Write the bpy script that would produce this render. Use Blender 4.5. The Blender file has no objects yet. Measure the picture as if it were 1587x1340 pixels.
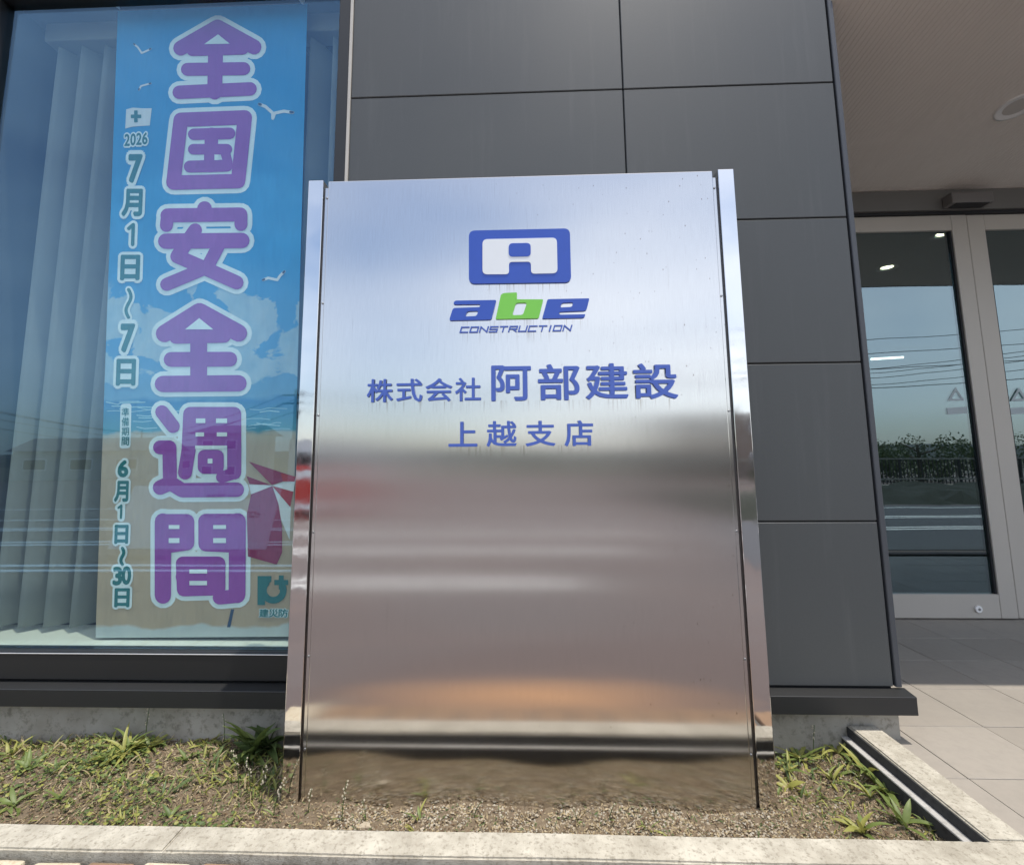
import bpy, bmesh, math, random
from mathutils import Vector, Matrix
random.seed(7)

# ------------------------------------------------------------------ camera
F_PX, CX, CY, W_PX, H_PX = 725.64, 780.81, 626.78, 1587.0, 1340.0
def _rot(rx, ry, rz):
    X = Matrix.Rotation(rx, 3, 'X'); Y = Matrix.Rotation(ry, 3, 'Y'); Z = Matrix.Rotation(rz, 3, 'Z')
    return Z @ X @ Y
RC = _rot(-0.119283, 0.03330315, -0.00748331)      # world (right, down, depth) -> camera
EYE = 0.804
cam_d = bpy.data.cameras.new('camera'); cam = bpy.data.objects.new('camera', cam_d)
bpy.context.scene.collection.objects.link(cam)
def _ax(r): return Vector((r[0], r[2], -r[1]))
_r, _d, _f = _ax(RC[0]), _ax(RC[1]), _ax(RC[2])
M = Matrix.Identity(4)
for i in range(3):
    M[i][0] = _r[i]; M[i][1] = -_d[i]; M[i][2] = -_f[i]
M[2][3] = EYE
cam.matrix_world = M
cam_d.sensor_fit = 'HORIZONTAL'; cam_d.sensor_width = 36.0
cam_d.lens = 36.0 * F_PX / W_PX
cam_d.shift_x = (W_PX / 2 - CX) / W_PX
cam_d.shift_y = (CY - H_PX / 2) / W_PX
cam_d.clip_start = 0.05; cam_d.clip_end = 4000
sc = bpy.context.scene
sc.camera = cam

# ------------------------------------------------------------------ light
SUN = Vector((0.198, -0.139, 0.970)).normalized()
EL = math.asin(SUN.z); AZ = math.atan2(SUN.x, SUN.y)
world = bpy.data.worlds.new('World'); sc.world = world; world.use_nodes = True
nt = world.node_tree
sky = nt.nodes.new('ShaderNodeTexSky'); sky.sky_type = 'NISHITA'; sky.sun_disc = False
sky.sun_elevation = EL; sky.sun_rotation = AZ
sky.air_density = 1.0; sky.dust_density = 2.0; sky.ozone_density = 2.0
nt.nodes['Background'].inputs[1].default_value = 0.15
# thin broken cloud, thickest low in the sky on the sun's side, as the steel posts mirror it
tc = nt.nodes.new('ShaderNodeTexCoord'); cm = nt.nodes.new('ShaderNodeMapping'); cm.inputs['Location'].default_value = (0.0, 0.0, 0.0); cm.inputs['Scale'].default_value = (1, 1, 2.2)
nt.links.new(tc.outputs['Generated'], cm.inputs[0])
cn = nt.nodes.new('ShaderNodeTexNoise'); cn.inputs['Scale'].default_value = 1.15; cn.inputs['Detail'].default_value = 4; cn.inputs['Roughness'].default_value = 0.52
nt.links.new(cm.outputs[0], cn.inputs['Vector'])
cr = nt.nodes.new('ShaderNodeValToRGB'); cr.color_ramp.elements[0].position = 0.38; cr.color_ramp.elements[1].position = 0.72
cr.color_ramp.elements[1].color = (0.9, 0.9, 0.9, 1); nt.links.new(cn.outputs[0], cr.inputs[0])
cx_ = nt.nodes.new('ShaderNodeMix'); cx_.data_type = 'RGBA'; nt.links.new(cr.outputs[0], cx_.inputs[0]); nt.links.new(sky.outputs[0], cx_.inputs[6]); cx_.inputs[7].default_value = (8.0, 8.2, 8.5, 1)
nt.links.new(cx_.outputs[2], nt.nodes['Background'].inputs[0])
sun_d = bpy.data.lights.new('sun', 'SUN'); sun_d.energy = 2.8; sun_d.angle = math.radians(0.53)
sun_d.color = (1.0, 0.94, 0.85)
sun = bpy.data.objects.new('sun', sun_d); sc.collection.objects.link(sun)
sun.rotation_euler = SUN.to_track_quat('Z', 'Y').to_euler(); sun.location = SUN * 20
sc.view_settings.view_transform = 'Standard'; sc.view_settings.look = 'None'
sc.view_settings.exposure = 0.6; sc.view_settings.gamma = 1.0

# ------------------------------------------------------------------ helpers
COL = sc.collection
def ray(x, y):
    r = RC.transposed() @ Vector(((x - CX) / F_PX, (y - CY) / F_PX, 1))
    return Vector((r[0], r[2], -r[1]))
def onY(x, y, Y):
    r = ray(x, y); r = r * (Y / r[1]); return Vector((r[0], Y, r[2] + EYE))
def onZ(x, y, z):
    r = ray(x, y); r = r * ((z - EYE) / r[2]); return Vector((r[0], r[1], z))
def link(o, parent=None):
    COL.objects.link(o)
    if parent is not None:
        o.parent = parent
        o.matrix_parent_inverse = Matrix.Translation(-root_loc(parent))
    return o
def root_loc(o):
    v = Vector(o.location)
    return v
def tag(o, label=None, cat=None, group=None, kind=None):
    if label: o['label'] = label
    if cat: o['category'] = cat
    if group: o['group'] = group
    if kind: o['kind'] = kind
    return o
def empty(name, loc, label, cat, group=None):
    o = bpy.data.objects.new(name, None); o.location = loc; o.empty_display_size = 0.1
    COL.objects.link(o); tag(o, label, cat, group); return o
class MB:
    def __init__(s): s.v = []; s.f = []; s.m = []
    def add(s, vs, fs, mi=0):
        n = len(s.v); s.v += [tuple(v) for v in vs]; s.f += [tuple(n + i for i in f) for f in fs]; s.m += [mi] * len(fs)
        return s
    def box(s, x0, x1, y0, y1, z0, z1, mi=0):
        vs = [(x, y, z) for z in (z0, z1) for y in (y0, y1) for x in (x0, x1)]
        return s.add(vs, [(0, 2, 3, 1), (4, 5, 7, 6), (0, 1, 5, 4), (2, 6, 7, 3), (0, 4, 6, 2), (1, 3, 7, 5)], mi)
    def tube(s, pts, r, n=8, r2=None, cap=True):
        pts = [Vector(p) for p in pts]; rings = []
        for i, p in enumerate(pts):
            t = (pts[min(i + 1, len(pts) - 1)] - pts[max(i - 1, 0)]).normalized()
            a = t.orthogonal().normalized() if i == 0 else (rings_a - t * rings_a.dot(t)).normalized()
            rings_a = a; b = t.cross(a)
            rr = r if r2 is None else r + (r2 - r) * i / (len(pts) - 1)
            rings.append([p + (a * math.cos(2 * math.pi * k / n) + b * math.sin(2 * math.pi * k / n)) * rr for k in range(n)])
        vs = [v for R_ in rings for v in R_]; fs = []
        for i in range(len(pts) - 1):
            for k in range(n):
                fs.append((i * n + k, i * n + (k + 1) % n, (i + 1) * n + (k + 1) % n, (i + 1) * n + k))
        if cap:
            fs.append(tuple(range(n))[::-1]); fs.append(tuple((len(pts) - 1) * n + k for k in range(n)))
        return s.add(vs, fs)
    def disc(s, c, r, axis='Z', n=24, h=0.0, r_top=None):
        """cylinder of radius r, from c along axis by h"""
        r_top = r if r_top is None else r_top
        def P(a, rr, t):
            u, v = rr * math.cos(a), rr * math.sin(a)
            if axis == 'Z': return (c[0] + u, c[1] + v, c[2] + t)
            if axis == 'Y': return (c[0] + u, c[1] + t, c[2] + v)
            return (c[0] + t, c[1] + u, c[2] + v)
        lo = [P(2 * math.pi * k / n, r, 0) for k in range(n)]; hi = [P(2 * math.pi * k / n, r_top, h) for k in range(n)]
        fs = [tuple(range(n)), tuple(range(n, 2 * n))[::-1]] + [(k, n + k, n + (k + 1) % n, (k + 1) % n) for k in range(n)]
        return s.add(lo + hi, fs)
    def build(s, name, mat, parent=None, bevel=0.0, smooth=False, seg=1):
        me = bpy.data.meshes.new(name); me.from_pydata(s.v, [], s.f)
        mats = mat if isinstance(mat, (list, tuple)) else [mat]
        for m in mats: me.materials.append(m)
        if len(mats) > 1: me.polygons.foreach_set('material_index', s.m)
        bm = bmesh.new(); bm.from_mesh(me)
        bmesh.ops.recalc_face_normals(bm, faces=bm.faces)
        if bevel > 0: bmesh.ops.bevel(bm, geom=list(bm.edges), offset=bevel, segments=seg, profile=0.6, affect='EDGES', clamp_overlap=True)
        bm.to_mesh(me); bm.free()
        if smooth: me.polygons.foreach_set('use_smooth', [True] * len(me.polygons))
        me.update()
        return link(bpy.data.objects.new(name, me), parent)
def boxo(name, mat, parent, x0, x1, y0, y1, z0, z1, bevel=0.0, seg=1):
    return MB().box(x0, x1, y0, y1, z0, z1).build(name, mat, parent, bevel, seg=seg)
def raw(name, mat, parent, v, f, mi=None, smooth=False):
    me = bpy.data.meshes.new(name); me.from_pydata(v, [], f)
    mats = mat if isinstance(mat, (list, tuple)) else [mat]
    for m in mats: me.materials.append(m)
    if mi: me.polygons.foreach_set('material_index', mi)
    if smooth: me.polygons.foreach_set('use_smooth', [True] * len(me.polygons))
    me.update(); return link(bpy.data.objects.new(name, me), parent)

# ---- flat outlines (with holes) turned into thin plates
def outline_mesh(loops, extrude=0.0):
    cu = bpy.data.curves.new('tmp', 'CURVE'); cu.dimensions = '2D'; cu.fill_mode = 'BOTH'; cu.extrude = extrude
    for lp in loops:
        sp = cu.splines.new('POLY'); sp.points.add(len(lp) - 1)
        for p, q in zip(sp.points, lp): p.co = (q[0], q[1], 0, 1)
        sp.use_cyclic_u = True
    return _curve_mesh(cu)
def _curve_mesh(cu):
    o = bpy.data.objects.new('tmp', cu); COL.objects.link(o)
    dg = bpy.context.evaluated_depsgraph_get(); dg.update()
    me = bpy.data.meshes.new_from_object(o.evaluated_get(dg))
    bpy.data.objects.remove(o); bpy.data.curves.remove(cu)
    v = [tuple(p.co) for p in me.vertices]; f = [tuple(p.vertices) for p in me.polygons]
    bpy.data.meshes.remove(me)
    return v, f
_gc = {}
def _unit(ch, extrude):
    k = (ch, extrude)
    if k not in _gc:
        cu = bpy.data.curves.new('tmp', 'FONT'); cu.body = ch; cu.size = 1.0
        cu.resolution_u = 3; cu.extrude = extrude * 0.02; cu.dimensions = '2D'; cu.fill_mode = 'BOTH'
        v, f = _curve_mesh(cu)
        xs = [p[0] for p in v]; ys = [p[1] for p in v]; x0, x1, y0, y1 = min(xs), max(xs), min(ys), max(ys)
        e = extrude * 0.02 or 1
        _gc[k] = ([((p[0] - x0) / (x1 - x0), (p[1] - y0) / (y1 - y0), p[2] / e) for p in v], f, (x1 - x0), (y1 - y0))
    return _gc[k]
def glyph(ch, bold=0.0, extrude=0.0, ring=8):
    """glyph in its ink box (x, y 0..1; z -1..1 when extruded), thickened by bold (in em) with overlaid copies stepped in depth"""
    v0, f0, w, h = _unit(ch, extrude)
    sh = [(0, 0)] + ([(bold * math.cos(2 * math.pi * (k + .5) / ring) / w, bold * math.sin(2 * math.pi * (k + .5) / ring) / h) for k in range(ring)] if bold else [])
    v = []; f = []
    for k, (a, b) in enumerate(sh):
        n = len(v); v += [(p[0] + a, p[1] + b, p[2] + (0.03 if extrude else 0.1) * k) for p in v0]; f += [tuple(n + i for i in q) for q in f0]
    return v, f
def rounded(pts, r, n=5):
    """polygon with rounded corners; r scalar or per-point list"""
    out = []; N = len(pts)
    for i in range(N):
        p = Vector(pts[i]); a = Vector(pts[i - 1]) - p; b = Vector(pts[(i + 1) % N]) - p
        rr = r[i] if isinstance(r, (list, tuple)) else r
        rr = min(rr, a.length * 0.49, b.length * 0.49)
        if rr <= 0: out.append(tuple(p)); continue
        s, e = p + a.normalized() * rr, p + b.normalized() * rr
        for k in range(n + 1):
            t = k / n; out.append(tuple((1 - t) ** 2 * s + 2 * t * (1 - t) * p + t * t * e))
    return out

# ------------------------------------------------------------------ materials
def mat(name):
    m = bpy.data.materials.new(name); m.use_nodes = True
    b = m.node_tree.nodes['Principled BSDF']; return m, m.node_tree, b
def N(t, typ, **kw):
    n = t.nodes.new(typ)
    for k, v in kw.items():
        if hasattr(n, k) and not k[0].isupper(): setattr(n, k, v)
        else: n.inputs[k].default_value = v
    return n
def coords(t, scale=(1, 1, 1)):
    g = t.nodes.new('ShaderNodeNewGeometry'); mp = N(t, 'ShaderNodeMapping'); mp.inputs['Scale'].default_value = scale
    t.links.new(g.outputs['Position'], mp.inputs['Vector']); return mp.outputs[0]
def noise(t, scale, detail=4, rough=0.55, stretch=(1, 1, 1), dist=0.0):
    n = N(t, 'ShaderNodeTexNoise'); n.inputs['Scale'].default_value = scale; n.inputs['Detail'].default_value = detail
    n.inputs['Roughness'].default_value = rough; n.inputs['Distortion'].default_value = dist
    t.links.new(coords(t, stretch), n.inputs['Vector']); return n.outputs[0]
def ramp(t, src, stops):
    r = t.nodes.new('ShaderNodeValToRGB'); t.links.new(src, r.inputs[0])
    e = r.color_ramp.elements
    while len(e) < len(stops): e.new(0.5)
    for k, (p, c) in enumerate(stops):
        e[k].position = p; e[k].color = (c, c, c, 1) if isinstance(c, (int, float)) else (*c, 1)
    return r.outputs[0]
def mix(t, a, b, fac, mode='MIX'):
    m = t.nodes.new('ShaderNodeMix'); m.data_type = 'RGBA'; m.blend_type = mode
    for s, v in ((0, fac), (6, a), (7, b)):
        if hasattr(v, 'type') and hasattr(v, 'is_linked'): t.links.new(v, m.inputs[s])
        elif s == 0: m.inputs[0].default_value = v
        else: m.inputs[s].default_value = (*v, 1) if len(v) == 3 else v
    return m.outputs[2]
def bump(t, b, src, strength=0.3, dist=0.01):
    n = t.nodes.new('ShaderNodeBump'); n.inputs['Strength'].default_value = strength; n.inputs['Distance'].default_value = dist
    t.links.new(src, n.inputs['Height']); t.links.new(n.outputs[0], b.inputs['Normal'])
def plain(name, col, rough=0.5, metal=0.0, var=0.12, vs=8.0, bmp=0.0, bs=200.0, spec=None, stretch=(1, 1, 1)):
    m, t, b = mat(name)
    n = noise(t, vs, 5, 0.6, stretch)
    c = mix(t, tuple(x * (1 - var) for x in col), tuple(min(1, x * (1 + var)) for x in col), n)
    t.links.new(c, b.inputs['Base Color'])
    b.inputs['Roughness'].default_value = rough; b.inputs['Metallic'].default_value = metal
    if spec is not None: b.inputs['Specular IOR Level'].default_value = spec
    if bmp: bump(t, b, noise(t, bs, 3, 0.6), bmp, 0.002)
    return m
def glass_mat(name, tint, refl, base, graz):
    m, t, b = mat(name); t.nodes.remove(b); out = t.nodes['Material Output']
    tr = N(t, 'ShaderNodeBsdfTransparent'); tr.inputs[0].default_value = (*tint, 1)
    gl = N(t, 'ShaderNodeBsdfGlossy'); gl.inputs[0].default_value = (*refl, 1); gl.inputs['Roughness'].default_value = 0.0
    # very slight pillowing of the pane
    bn = t.nodes.new('ShaderNodeBump'); bn.inputs['Strength'].default_value = 0.05; bn.inputs['Distance'].default_value = 0.01
    t.links.new(noise(t, 2.2, 1, 0.4), bn.inputs['Height']); t.links.new(bn.outputs[0], gl.inputs['Normal'])
    lw = N(t, 'ShaderNodeLayerWeight'); lw.inputs[0].default_value = 0.5
    pw = N(t, 'ShaderNodeMath', operation='POWER'); t.links.new(lw.outputs['Facing'], pw.inputs[0]); pw.inputs[1].default_value = 4
    ma = N(t, 'ShaderNodeMath', operation='MULTIPLY_ADD'); t.links.new(pw.outputs[0], ma.inputs[0])
    ma.inputs[1].default_value = graz; ma.inputs[2].default_value = base
    mx = t.nodes.new('ShaderNodeMixShader'); t.links.new(ma.outputs[0], mx.inputs[0])
    t.links.new(tr.outputs[0], mx.inputs[1]); t.links.new(gl.outputs[0], mx.inputs[2])
    t.links.new(mx.outputs[0], out.inputs[0]); return m

def make_panel_mat():
    m, t, b = mat('charcoal_cladding')
    fine = noise(t, 420, 3, 0.7); big = noise(t, 1.7, 3, 0.5); streak = noise(t, 5, 4, 0.6, (6, 6, 0.35))
    c = mix(t, (0.056, 0.060, 0.060), (0.078, 0.082, 0.082), fine)
    c = mix(t, c, (0.13, 0.138, 0.14), ramp(t, streak, [(0.55, 0.0), (0.85, 0.28)]))
    t.links.new(c, b.inputs['Base Color'])
    t.links.new(ramp(t, big, [(0.3, 0.42), (0.7, 0.55)]), b.inputs['Roughness'])
    bump(t, b, fine, 0.12, 0.001); return m
M_PANEL = make_panel_mat()
M_DARK = plain('black_joint', (0.012, 0.012, 0.014), 0.6)
M_FRAME = plain('black_anodised_frame', (0.014, 0.0145, 0.015), 0.42, 0.0, 0.15, 3)
M_TRIM = plain('slate_blue_corner_trim', (0.06, 0.064, 0.072), 0.45)
M_LEDGE = plain('charcoal_flashing', (0.017, 0.0175, 0.018), 0.45, 0, 0.2, 4)
M_SEAL = plain('pale_sealant', (0.5, 0.47, 0.42), 0.7)
def make_concrete(name, c0, c1, c2, sc_=1.0, bm_=0.5):
    m, t, b = mat(name)
    a = noise(t, 9 * sc_, 6, 0.65); d = noise(t, 60 * sc_, 4, 0.7); f = noise(t, 300 * sc_, 2, 0.6)
    c = mix(t, c0, c1, ramp(t, a, [(0.35, 0), (0.65, 1)]))
    c = mix(t, c, c2, ramp(t, d, [(0.52, 0.0), (0.66, 0.75)]))
    t.links.new(c, b.inputs['Base Color']); b.inputs['Roughness'].default_value = 0.9
    h = mix(t, d, f, 0.5); bump(t, b, h, bm_, 0.004); return m
M_PLINTH = make_concrete('grey_concrete_plinth', (0.27, 0.245, 0.20), (0.38, 0.35, 0.295), (0.16, 0.145, 0.11), 0.7, 0.3)
M_KERB = make_concrete('weathered_kerb_concrete', (0.33, 0.30, 0.24), (0.50, 0.465, 0.385), (0.21, 0.185, 0.14), 1.7, 0.8)
M_LIP = make_concrete('pale_lip_concrete', (0.36, 0.35, 0.33), (0.44, 0.43, 0.41), (0.28, 0.27, 0.25), 1.0, 0.3)

def make_brushed():
    m, t, b = mat('brushed_stainless')
    b.inputs['Metallic'].default_value = 1.0
    hair = noise(t, 60, 3, 0.7, (14, 1, 0.25)); cloud = noise(t, 3.2, 4, 0.6, (1, 1, 0.7))
    drip = noise(t, 40, 3, 0.6, (3, 1, 0.16))
    c = mix(t, (0.565, 0.55, 0.535), (0.725, 0.71, 0.69), hair)
    c = mix(t, c, (0.50, 0.48, 0.46), ramp(t, drip, [(0.62, 0.0), (0.80, 0.5)]))
    # tiny rust / tar specks, denser to the right
    vo = N(t, 'ShaderNodeTexVoronoi'); vo.inputs['Scale'].default_value = 75
    t.links.new(coords(t, (1.6, 1, 0.8)), vo.inputs['Vector'])
    spot = ramp(t, vo.outputs['Distance'], [(0.07, 1.0), (0.20, 0.0)])
    sel = N(t, 'ShaderNodeSeparateColor'); t.links.new(vo.outputs['Color'], sel.inputs[0])
    gate = ramp(t, sel.outputs[0], [(0.90, 0.0), (0.93, 1.0)])
    sx = N(t, 'ShaderNodeSeparateXYZ'); g = t.nodes.new('ShaderNodeNewGeometry'); t.links.new(g.outputs['Position'], sx.inputs[0])
    rx = N(t, 'ShaderNodeMapRange'); t.links.new(sx.outputs[0], rx.inputs[0]); rx.inputs[1].default_value = -0.2; rx.inputs[2].default_value = 0.55
    k1 = N(t, 'ShaderNodeMath', operation='MULTIPLY'); t.links.new(spot, k1.inputs[0]); t.links.new(gate, k1.inputs[1])
    k2 = N(t, 'ShaderNodeMath', operation='MULTIPLY'); t.links.new(k1.outputs[0], k2.inputs[0]); t.links.new(rx.outputs[0], k2.inputs[1])
    c = mix(t, c, (0.20, 0.15, 0.11), k2.outputs[0])
    for z0_, x0_, x1_ in ((1.153, -0.16, 0.15), (0.963, -0.41, 0.42), (0.842, -0.19, 0.20), (1.291, -0.13, 0.14), (1.186, -0.19, 0.19)):
        ra = N(t, 'ShaderNodeMapRange'); t.links.new(sx.outputs[2], ra.inputs[0]); ra.inputs[1].default_value = z0_ - 0.035; ra.inputs[2].default_value = z0_
        lt = N(t, 'ShaderNodeMath', operation='LESS_THAN'); t.links.new(sx.outputs[2], lt.inputs[0]); lt.inputs[1].default_value = z0_ + 0.002
        xa_ = N(t, 'ShaderNodeMath', operation='GREATER_THAN'); t.links.new(sx.outputs[0], xa_.inputs[0]); xa_.inputs[1].default_value = x0_
        xb_ = N(t, 'ShaderNodeMath', operation='LESS_THAN'); t.links.new(sx.outputs[0], xb_.inputs[0]); xb_.inputs[1].default_value = x1_
        cur = ramp(t, noise(t, 90, 3, 0.6, (2.2, 1, 0.05)), [(0.53, 0.0), (0.70, 0.55)])
        for o_ in (ra.outputs[0], lt.outputs[0], xa_.outputs[0], xb_.outputs[0]):
            mm_ = N(t, 'ShaderNodeMath', operation='MULTIPLY'); t.links.new(cur, mm_.inputs[0]); t.links.new(o_, mm_.inputs[1]); cur = mm_.outputs[0]
        c = mix(t, c, (0.30, 0.25, 0.20), cur)
    # dried mud splash thrown up from the soil
    rz = N(t, 'ShaderNodeMapRange'); t.links.new(sx.outputs[2], rz.inputs[0]); rz.inputs[1].default_value = 0.16; rz.inputs[2].default_value = -0.02
    sp_ = N(t, 'ShaderNodeMath', operation='MULTIPLY'); t.links.new(rz.outputs[0], sp_.inputs[0]); t.links.new(ramp(t, noise(t, 130, 4, 0.75), [(0.56, 0.0), (0.72, 0.55)]), sp_.inputs[1])
    c = mix(t, c, (0.17, 0.13, 0.095), sp_.outputs[0])
    t.links.new(c, b.inputs['Base Color'])
    b.inputs['Anisotropic'].default_value = 0.96
    t.links.new(ramp(t, cloud, [(0.3, 0.15), (0.7, 0.18)]), b.inputs['Roughness'])
    tg = N(t, 'ShaderNodeTangent', direction_type='RADIAL', axis='Z'); t.links.new(tg.outputs[0], b.inputs['Tangent'])
    b.inputs['Anisotropic Rotation'].default_value = 0.0
    return m
M_BRUSH = make_brushed()
def make_mirror():
    m, t, b = mat('polished_stainless')
    b.inputs['Metallic'].default_value = 1.0; b.inputs['Base Color'].default_value = (0.74, 0.73, 0.72, 1)
    t.links.new(ramp(t, noise(t, 25, 4, 0.6), [(0.3, 0.03), (0.8, 0.10)]), b.inputs['Roughness'])
    bump(t, b, noise(t, 14, 2, 0.5, (1, 1, 0.8)), 0.07, 0.004); return m
M_MIRROR = make_mirror()
M_SCREW = plain('dull_screw', (0.30, 0.30, 0.30), 0.4, 1.0)
M_GAP = plain('dark_steel_channel', (0.16, 0.15, 0.145), 0.35, 0.9)
M_LBLUE = plain('logo_blue_enamel', (0.035, 0.095, 0.46), 0.32, 0, 0.06, 20)
M_TBLUE = plain('lettering_blue_enamel', (0.07, 0.13, 0.47), 0.34, 0, 0.06, 20)
M_LGREEN = plain('logo_green_enamel', (0.21, 0.62, 0.075), 0.32, 0, 0.05, 20)
M_LWHITE = plain('logo_white_enamel', (0.82, 0.84, 0.84), 0.3, 0, 0.03, 20)

M_WGLASS = glass_mat('window_glass', (0.93, 0.975, 0.955), (0.40, 0.68, 1.0), 0.08, 0.5)
M_DGLASS = glass_mat('door_glass', (0.55, 0.62, 0.60), (0.76, 0.93, 1.0), 0.205, 0.55)
M_BLIND = plain('pale_blind_fabric', (0.25, 0.27, 0.26), 0.8, 0, 0.05, 30)
M_SILLIN = plain('pale_interior_sill', (0.74, 0.74, 0.66), 0.6, 0, 0.06, 6)
M_REVEAL = plain('dark_window_reveal', (0.10, 0.11, 0.12), 0.7)
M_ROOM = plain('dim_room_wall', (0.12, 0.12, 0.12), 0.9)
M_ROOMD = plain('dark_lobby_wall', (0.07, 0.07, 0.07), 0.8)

def make_soffit():
    m, t, b = mat('beige_ribbed_soffit')
    c = mix(t, (0.76, 0.69, 0.61), (0.84, 0.77, 0.69), noise(t, 3, 3, 0.6)); t.links.new(c, b.inputs['Base Color'])
    b.inputs['Roughness'].default_value = 0.85
    bump(t, b, noise(t, 260, 3, 0.6), 0.2, 0.002); return m
M_SOFFIT = make_soffit()
M_HEADER = plain('bronze_grey_header', (0.16, 0.152, 0.14), 0.5, 0.2, 0.08, 4)
M_DOOR = plain('satin_bronze_door_frame', (0.50, 0.455, 0.395), 0.42, 0.1, 0.10, 3, 0, 200, None, (1, 1, 0.2))
M_SENSOR = plain('grey_sensor_case', (0.16, 0.145, 0.135), 0.4)
def emit(name, col, s):
    m, t, b = mat(name); b.inputs['Emission Color'].default_value = (*col, 1); b.inputs['Emission Strength'].default_value = s
    n = noise(t, 30, 2); t.links.new(mix(t, col, tuple(c * 0.9 for c in col), n), b.inputs['Base Color']); return m
M_LAMP = emit('lit_lamp_lens', (1.0, 0.86, 0.62), 9.0)
M_TUBE = emit('lit_fluorescent_tube', (0.95, 1.0, 0.95), 5.0)
M_REFLECTOR = plain('lamp_reflector', (0.85, 0.82, 0.78), 0.35, 0.0)

def make_tile():
    m, t, b = mat('beige_porcelain_tile')
    oi = N(t, 'ShaderNodeObjectInfo')
    c = mix(t, (0.295, 0.264, 0.225), (0.34, 0.306, 0.263), oi.outputs['Random'])
    c = mix(t, c, (0.25, 0.23, 0.20), ramp(t, noise(t, 35, 5, 0.7), [(0.45, 0.0), (0.75, 0.5)]))
    c = mix(t, c, (0.215, 0.195, 0.17), ramp(t, noise(t, 3.3, 4, 0.6), [(0.5, 0.0), (0.75, 0.35)]))
    t.links.new(c, b.inputs['Base Color']); b.inputs['Roughness'].default_value = 0.55
    bump(t, b, noise(t, 300, 3, 0.6), 0.15, 0.001); return m
M_TILE = make_tile()
M_GROUT = plain('dark_grout', (0.13, 0.12, 0.11), 0.9)
M_PAVER = make_concrete('cream_paving_block', (0.46, 0.39, 0.27), (0.56, 0.50, 0.38), (0.34, 0.24, 0.14), 1.2, 0.4)
M_PAVERR = make_concrete('rust_stained_paving_block', (0.22, 0.14, 0.085), (0.30, 0.19, 0.115), (0.16, 0.10, 0.06), 1.2, 0.4)

def make_asphalt():
    m, t, b = mat('rust_stained_asphalt')
    gr = noise(t, 180, 3, 0.8); big = noise(t, 0.35, 4, 0.6); mid = noise(t, 2.0, 4, 0.6, (0.35, 1.5, 1))
    c = mix(t, (0.088, 0.066, 0.062), (0.14, 0.107, 0.100), gr)
    c = mix(t, c, (0.13, 0.122, 0.122), ramp(t, big, [(0.45, 0.0), (0.7, 0.7)]))
    c = mix(t, c, (0.165, 0.118, 0.10), ramp(t, mid, [(0.52, 0.0), (0.75, 0.5)]))
    # rust bloom below the groundwater snow-melt nozzle in front of the planter
    g = t.nodes.new('ShaderNodeNewGeometry'); mp = N(t, 'ShaderNodeMapping'); t.links.new(g.outputs['Position'], mp.inputs[0])
    mp.inputs['Location'].default_value = (-0.05, -2.95, 0); mp.inputs['Scale'].default_value = (1.0, 3.9, 0.0)
    ln = N(t, 'ShaderNodeVectorMath', operation='LENGTH'); t.links.new(mp.outputs[0], ln.inputs[0])
    s = N(t, 'ShaderNodeMath', operation='ADD'); t.links.new(ln.outputs['Value'], s.inputs[0])
    q = N(t, 'ShaderNodeMath', operation='MULTIPLY'); t.links.new(noise(t, 6, 4, 0.6), q.inputs[0]); q.inputs[1].default_value = 0.5
    t.links.new(q.outputs[0], s.inputs[1])
    c = mix(t, c, (0.42, 0.235, 0.12), ramp(t, s.outputs[0], [(0.28, 0.95), (0.65, 0.5), (1.2, 0.0)]))
    t.links.new(c, b.inputs['Base Color']); b.inputs['Roughness'].default_value = 0.85
    bump(t, b, gr, 0.5, 0.006); return m
M_ASPHALT = make_asphalt()
M_PAINT = plain('white_road_paint', (0.62, 0.62, 0.60), 0.7, 0, 0.12, 25)
M_SOIL = None
def make_soil():
    m, t, b = mat('brown_planter_soil')
    a = noise(t, 30, 6, 0.7); d = noise(t, 220, 3, 0.7)
    c = mix(t, (0.095, 0.068, 0.042), (0.235, 0.18, 0.115), a); c = mix(t, c, (0.34, 0.275, 0.19), ramp(t, d, [(0.55, 0), (0.72, 0.7)]))
    t.links.new(c, b.inputs['Base Color']); b.inputs['Roughness'].default_value = 0.96
    bump(t, b, mix(t, a, d, 0.5), 0.9, 0.012); return m
M_SOIL = make_soil()
def leaf_mat(name, c0, c1):
    m, t, b = mat(name)
    c = mix(t, c0, c1, noise(t, 55, 3, 0.6)); t.links.new(c, b.inputs['Base Color']); b.inputs['Roughness'].default_value = 0.5
    tl = N(t, 'ShaderNodeBsdfTranslucent'); t.links.new(c, tl.inputs[0])
    mx = t.nodes.new('ShaderNodeMixShader'); mx.inputs[0].default_value = 0.3
    t.links.new(b.outputs[0], mx.inputs[1]); t.links.new(tl.outputs[0], mx.inputs[2])
    t.links.new(mx.outputs[0], t.nodes['Material Output'].inputs[0]); return m
M_LEAF = leaf_mat('fresh_weed_leaf', (0.10, 0.145, 0.035), (0.22, 0.275, 0.075))
M_LEAFY = leaf_mat('yellow_green_leaf', (0.22, 0.25, 0.055), (0.42, 0.39, 0.11))
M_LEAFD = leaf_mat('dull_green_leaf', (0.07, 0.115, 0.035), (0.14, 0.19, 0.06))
M_STRAW = leaf_mat('dry_straw', (0.32, 0.24, 0.13), (0.56, 0.46, 0.28))
M_RUSTLEAF = leaf_mat('brown_dry_leaf', (0.14, 0.085, 0.045), (0.27, 0.175, 0.10))
M_SEED = leaf_mat('cream_seed_head', (0.55, 0.48, 0.34), (0.70, 0.64, 0.50))
M_STONE = plain('pale_gravel', (0.36, 0.305, 0.225), 0.85, 0, 0.4, 60)
M_TREE = leaf_mat('tree_leaf', (0.035, 0.06, 0.022), (0.075, 0.11, 0.04))
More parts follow.
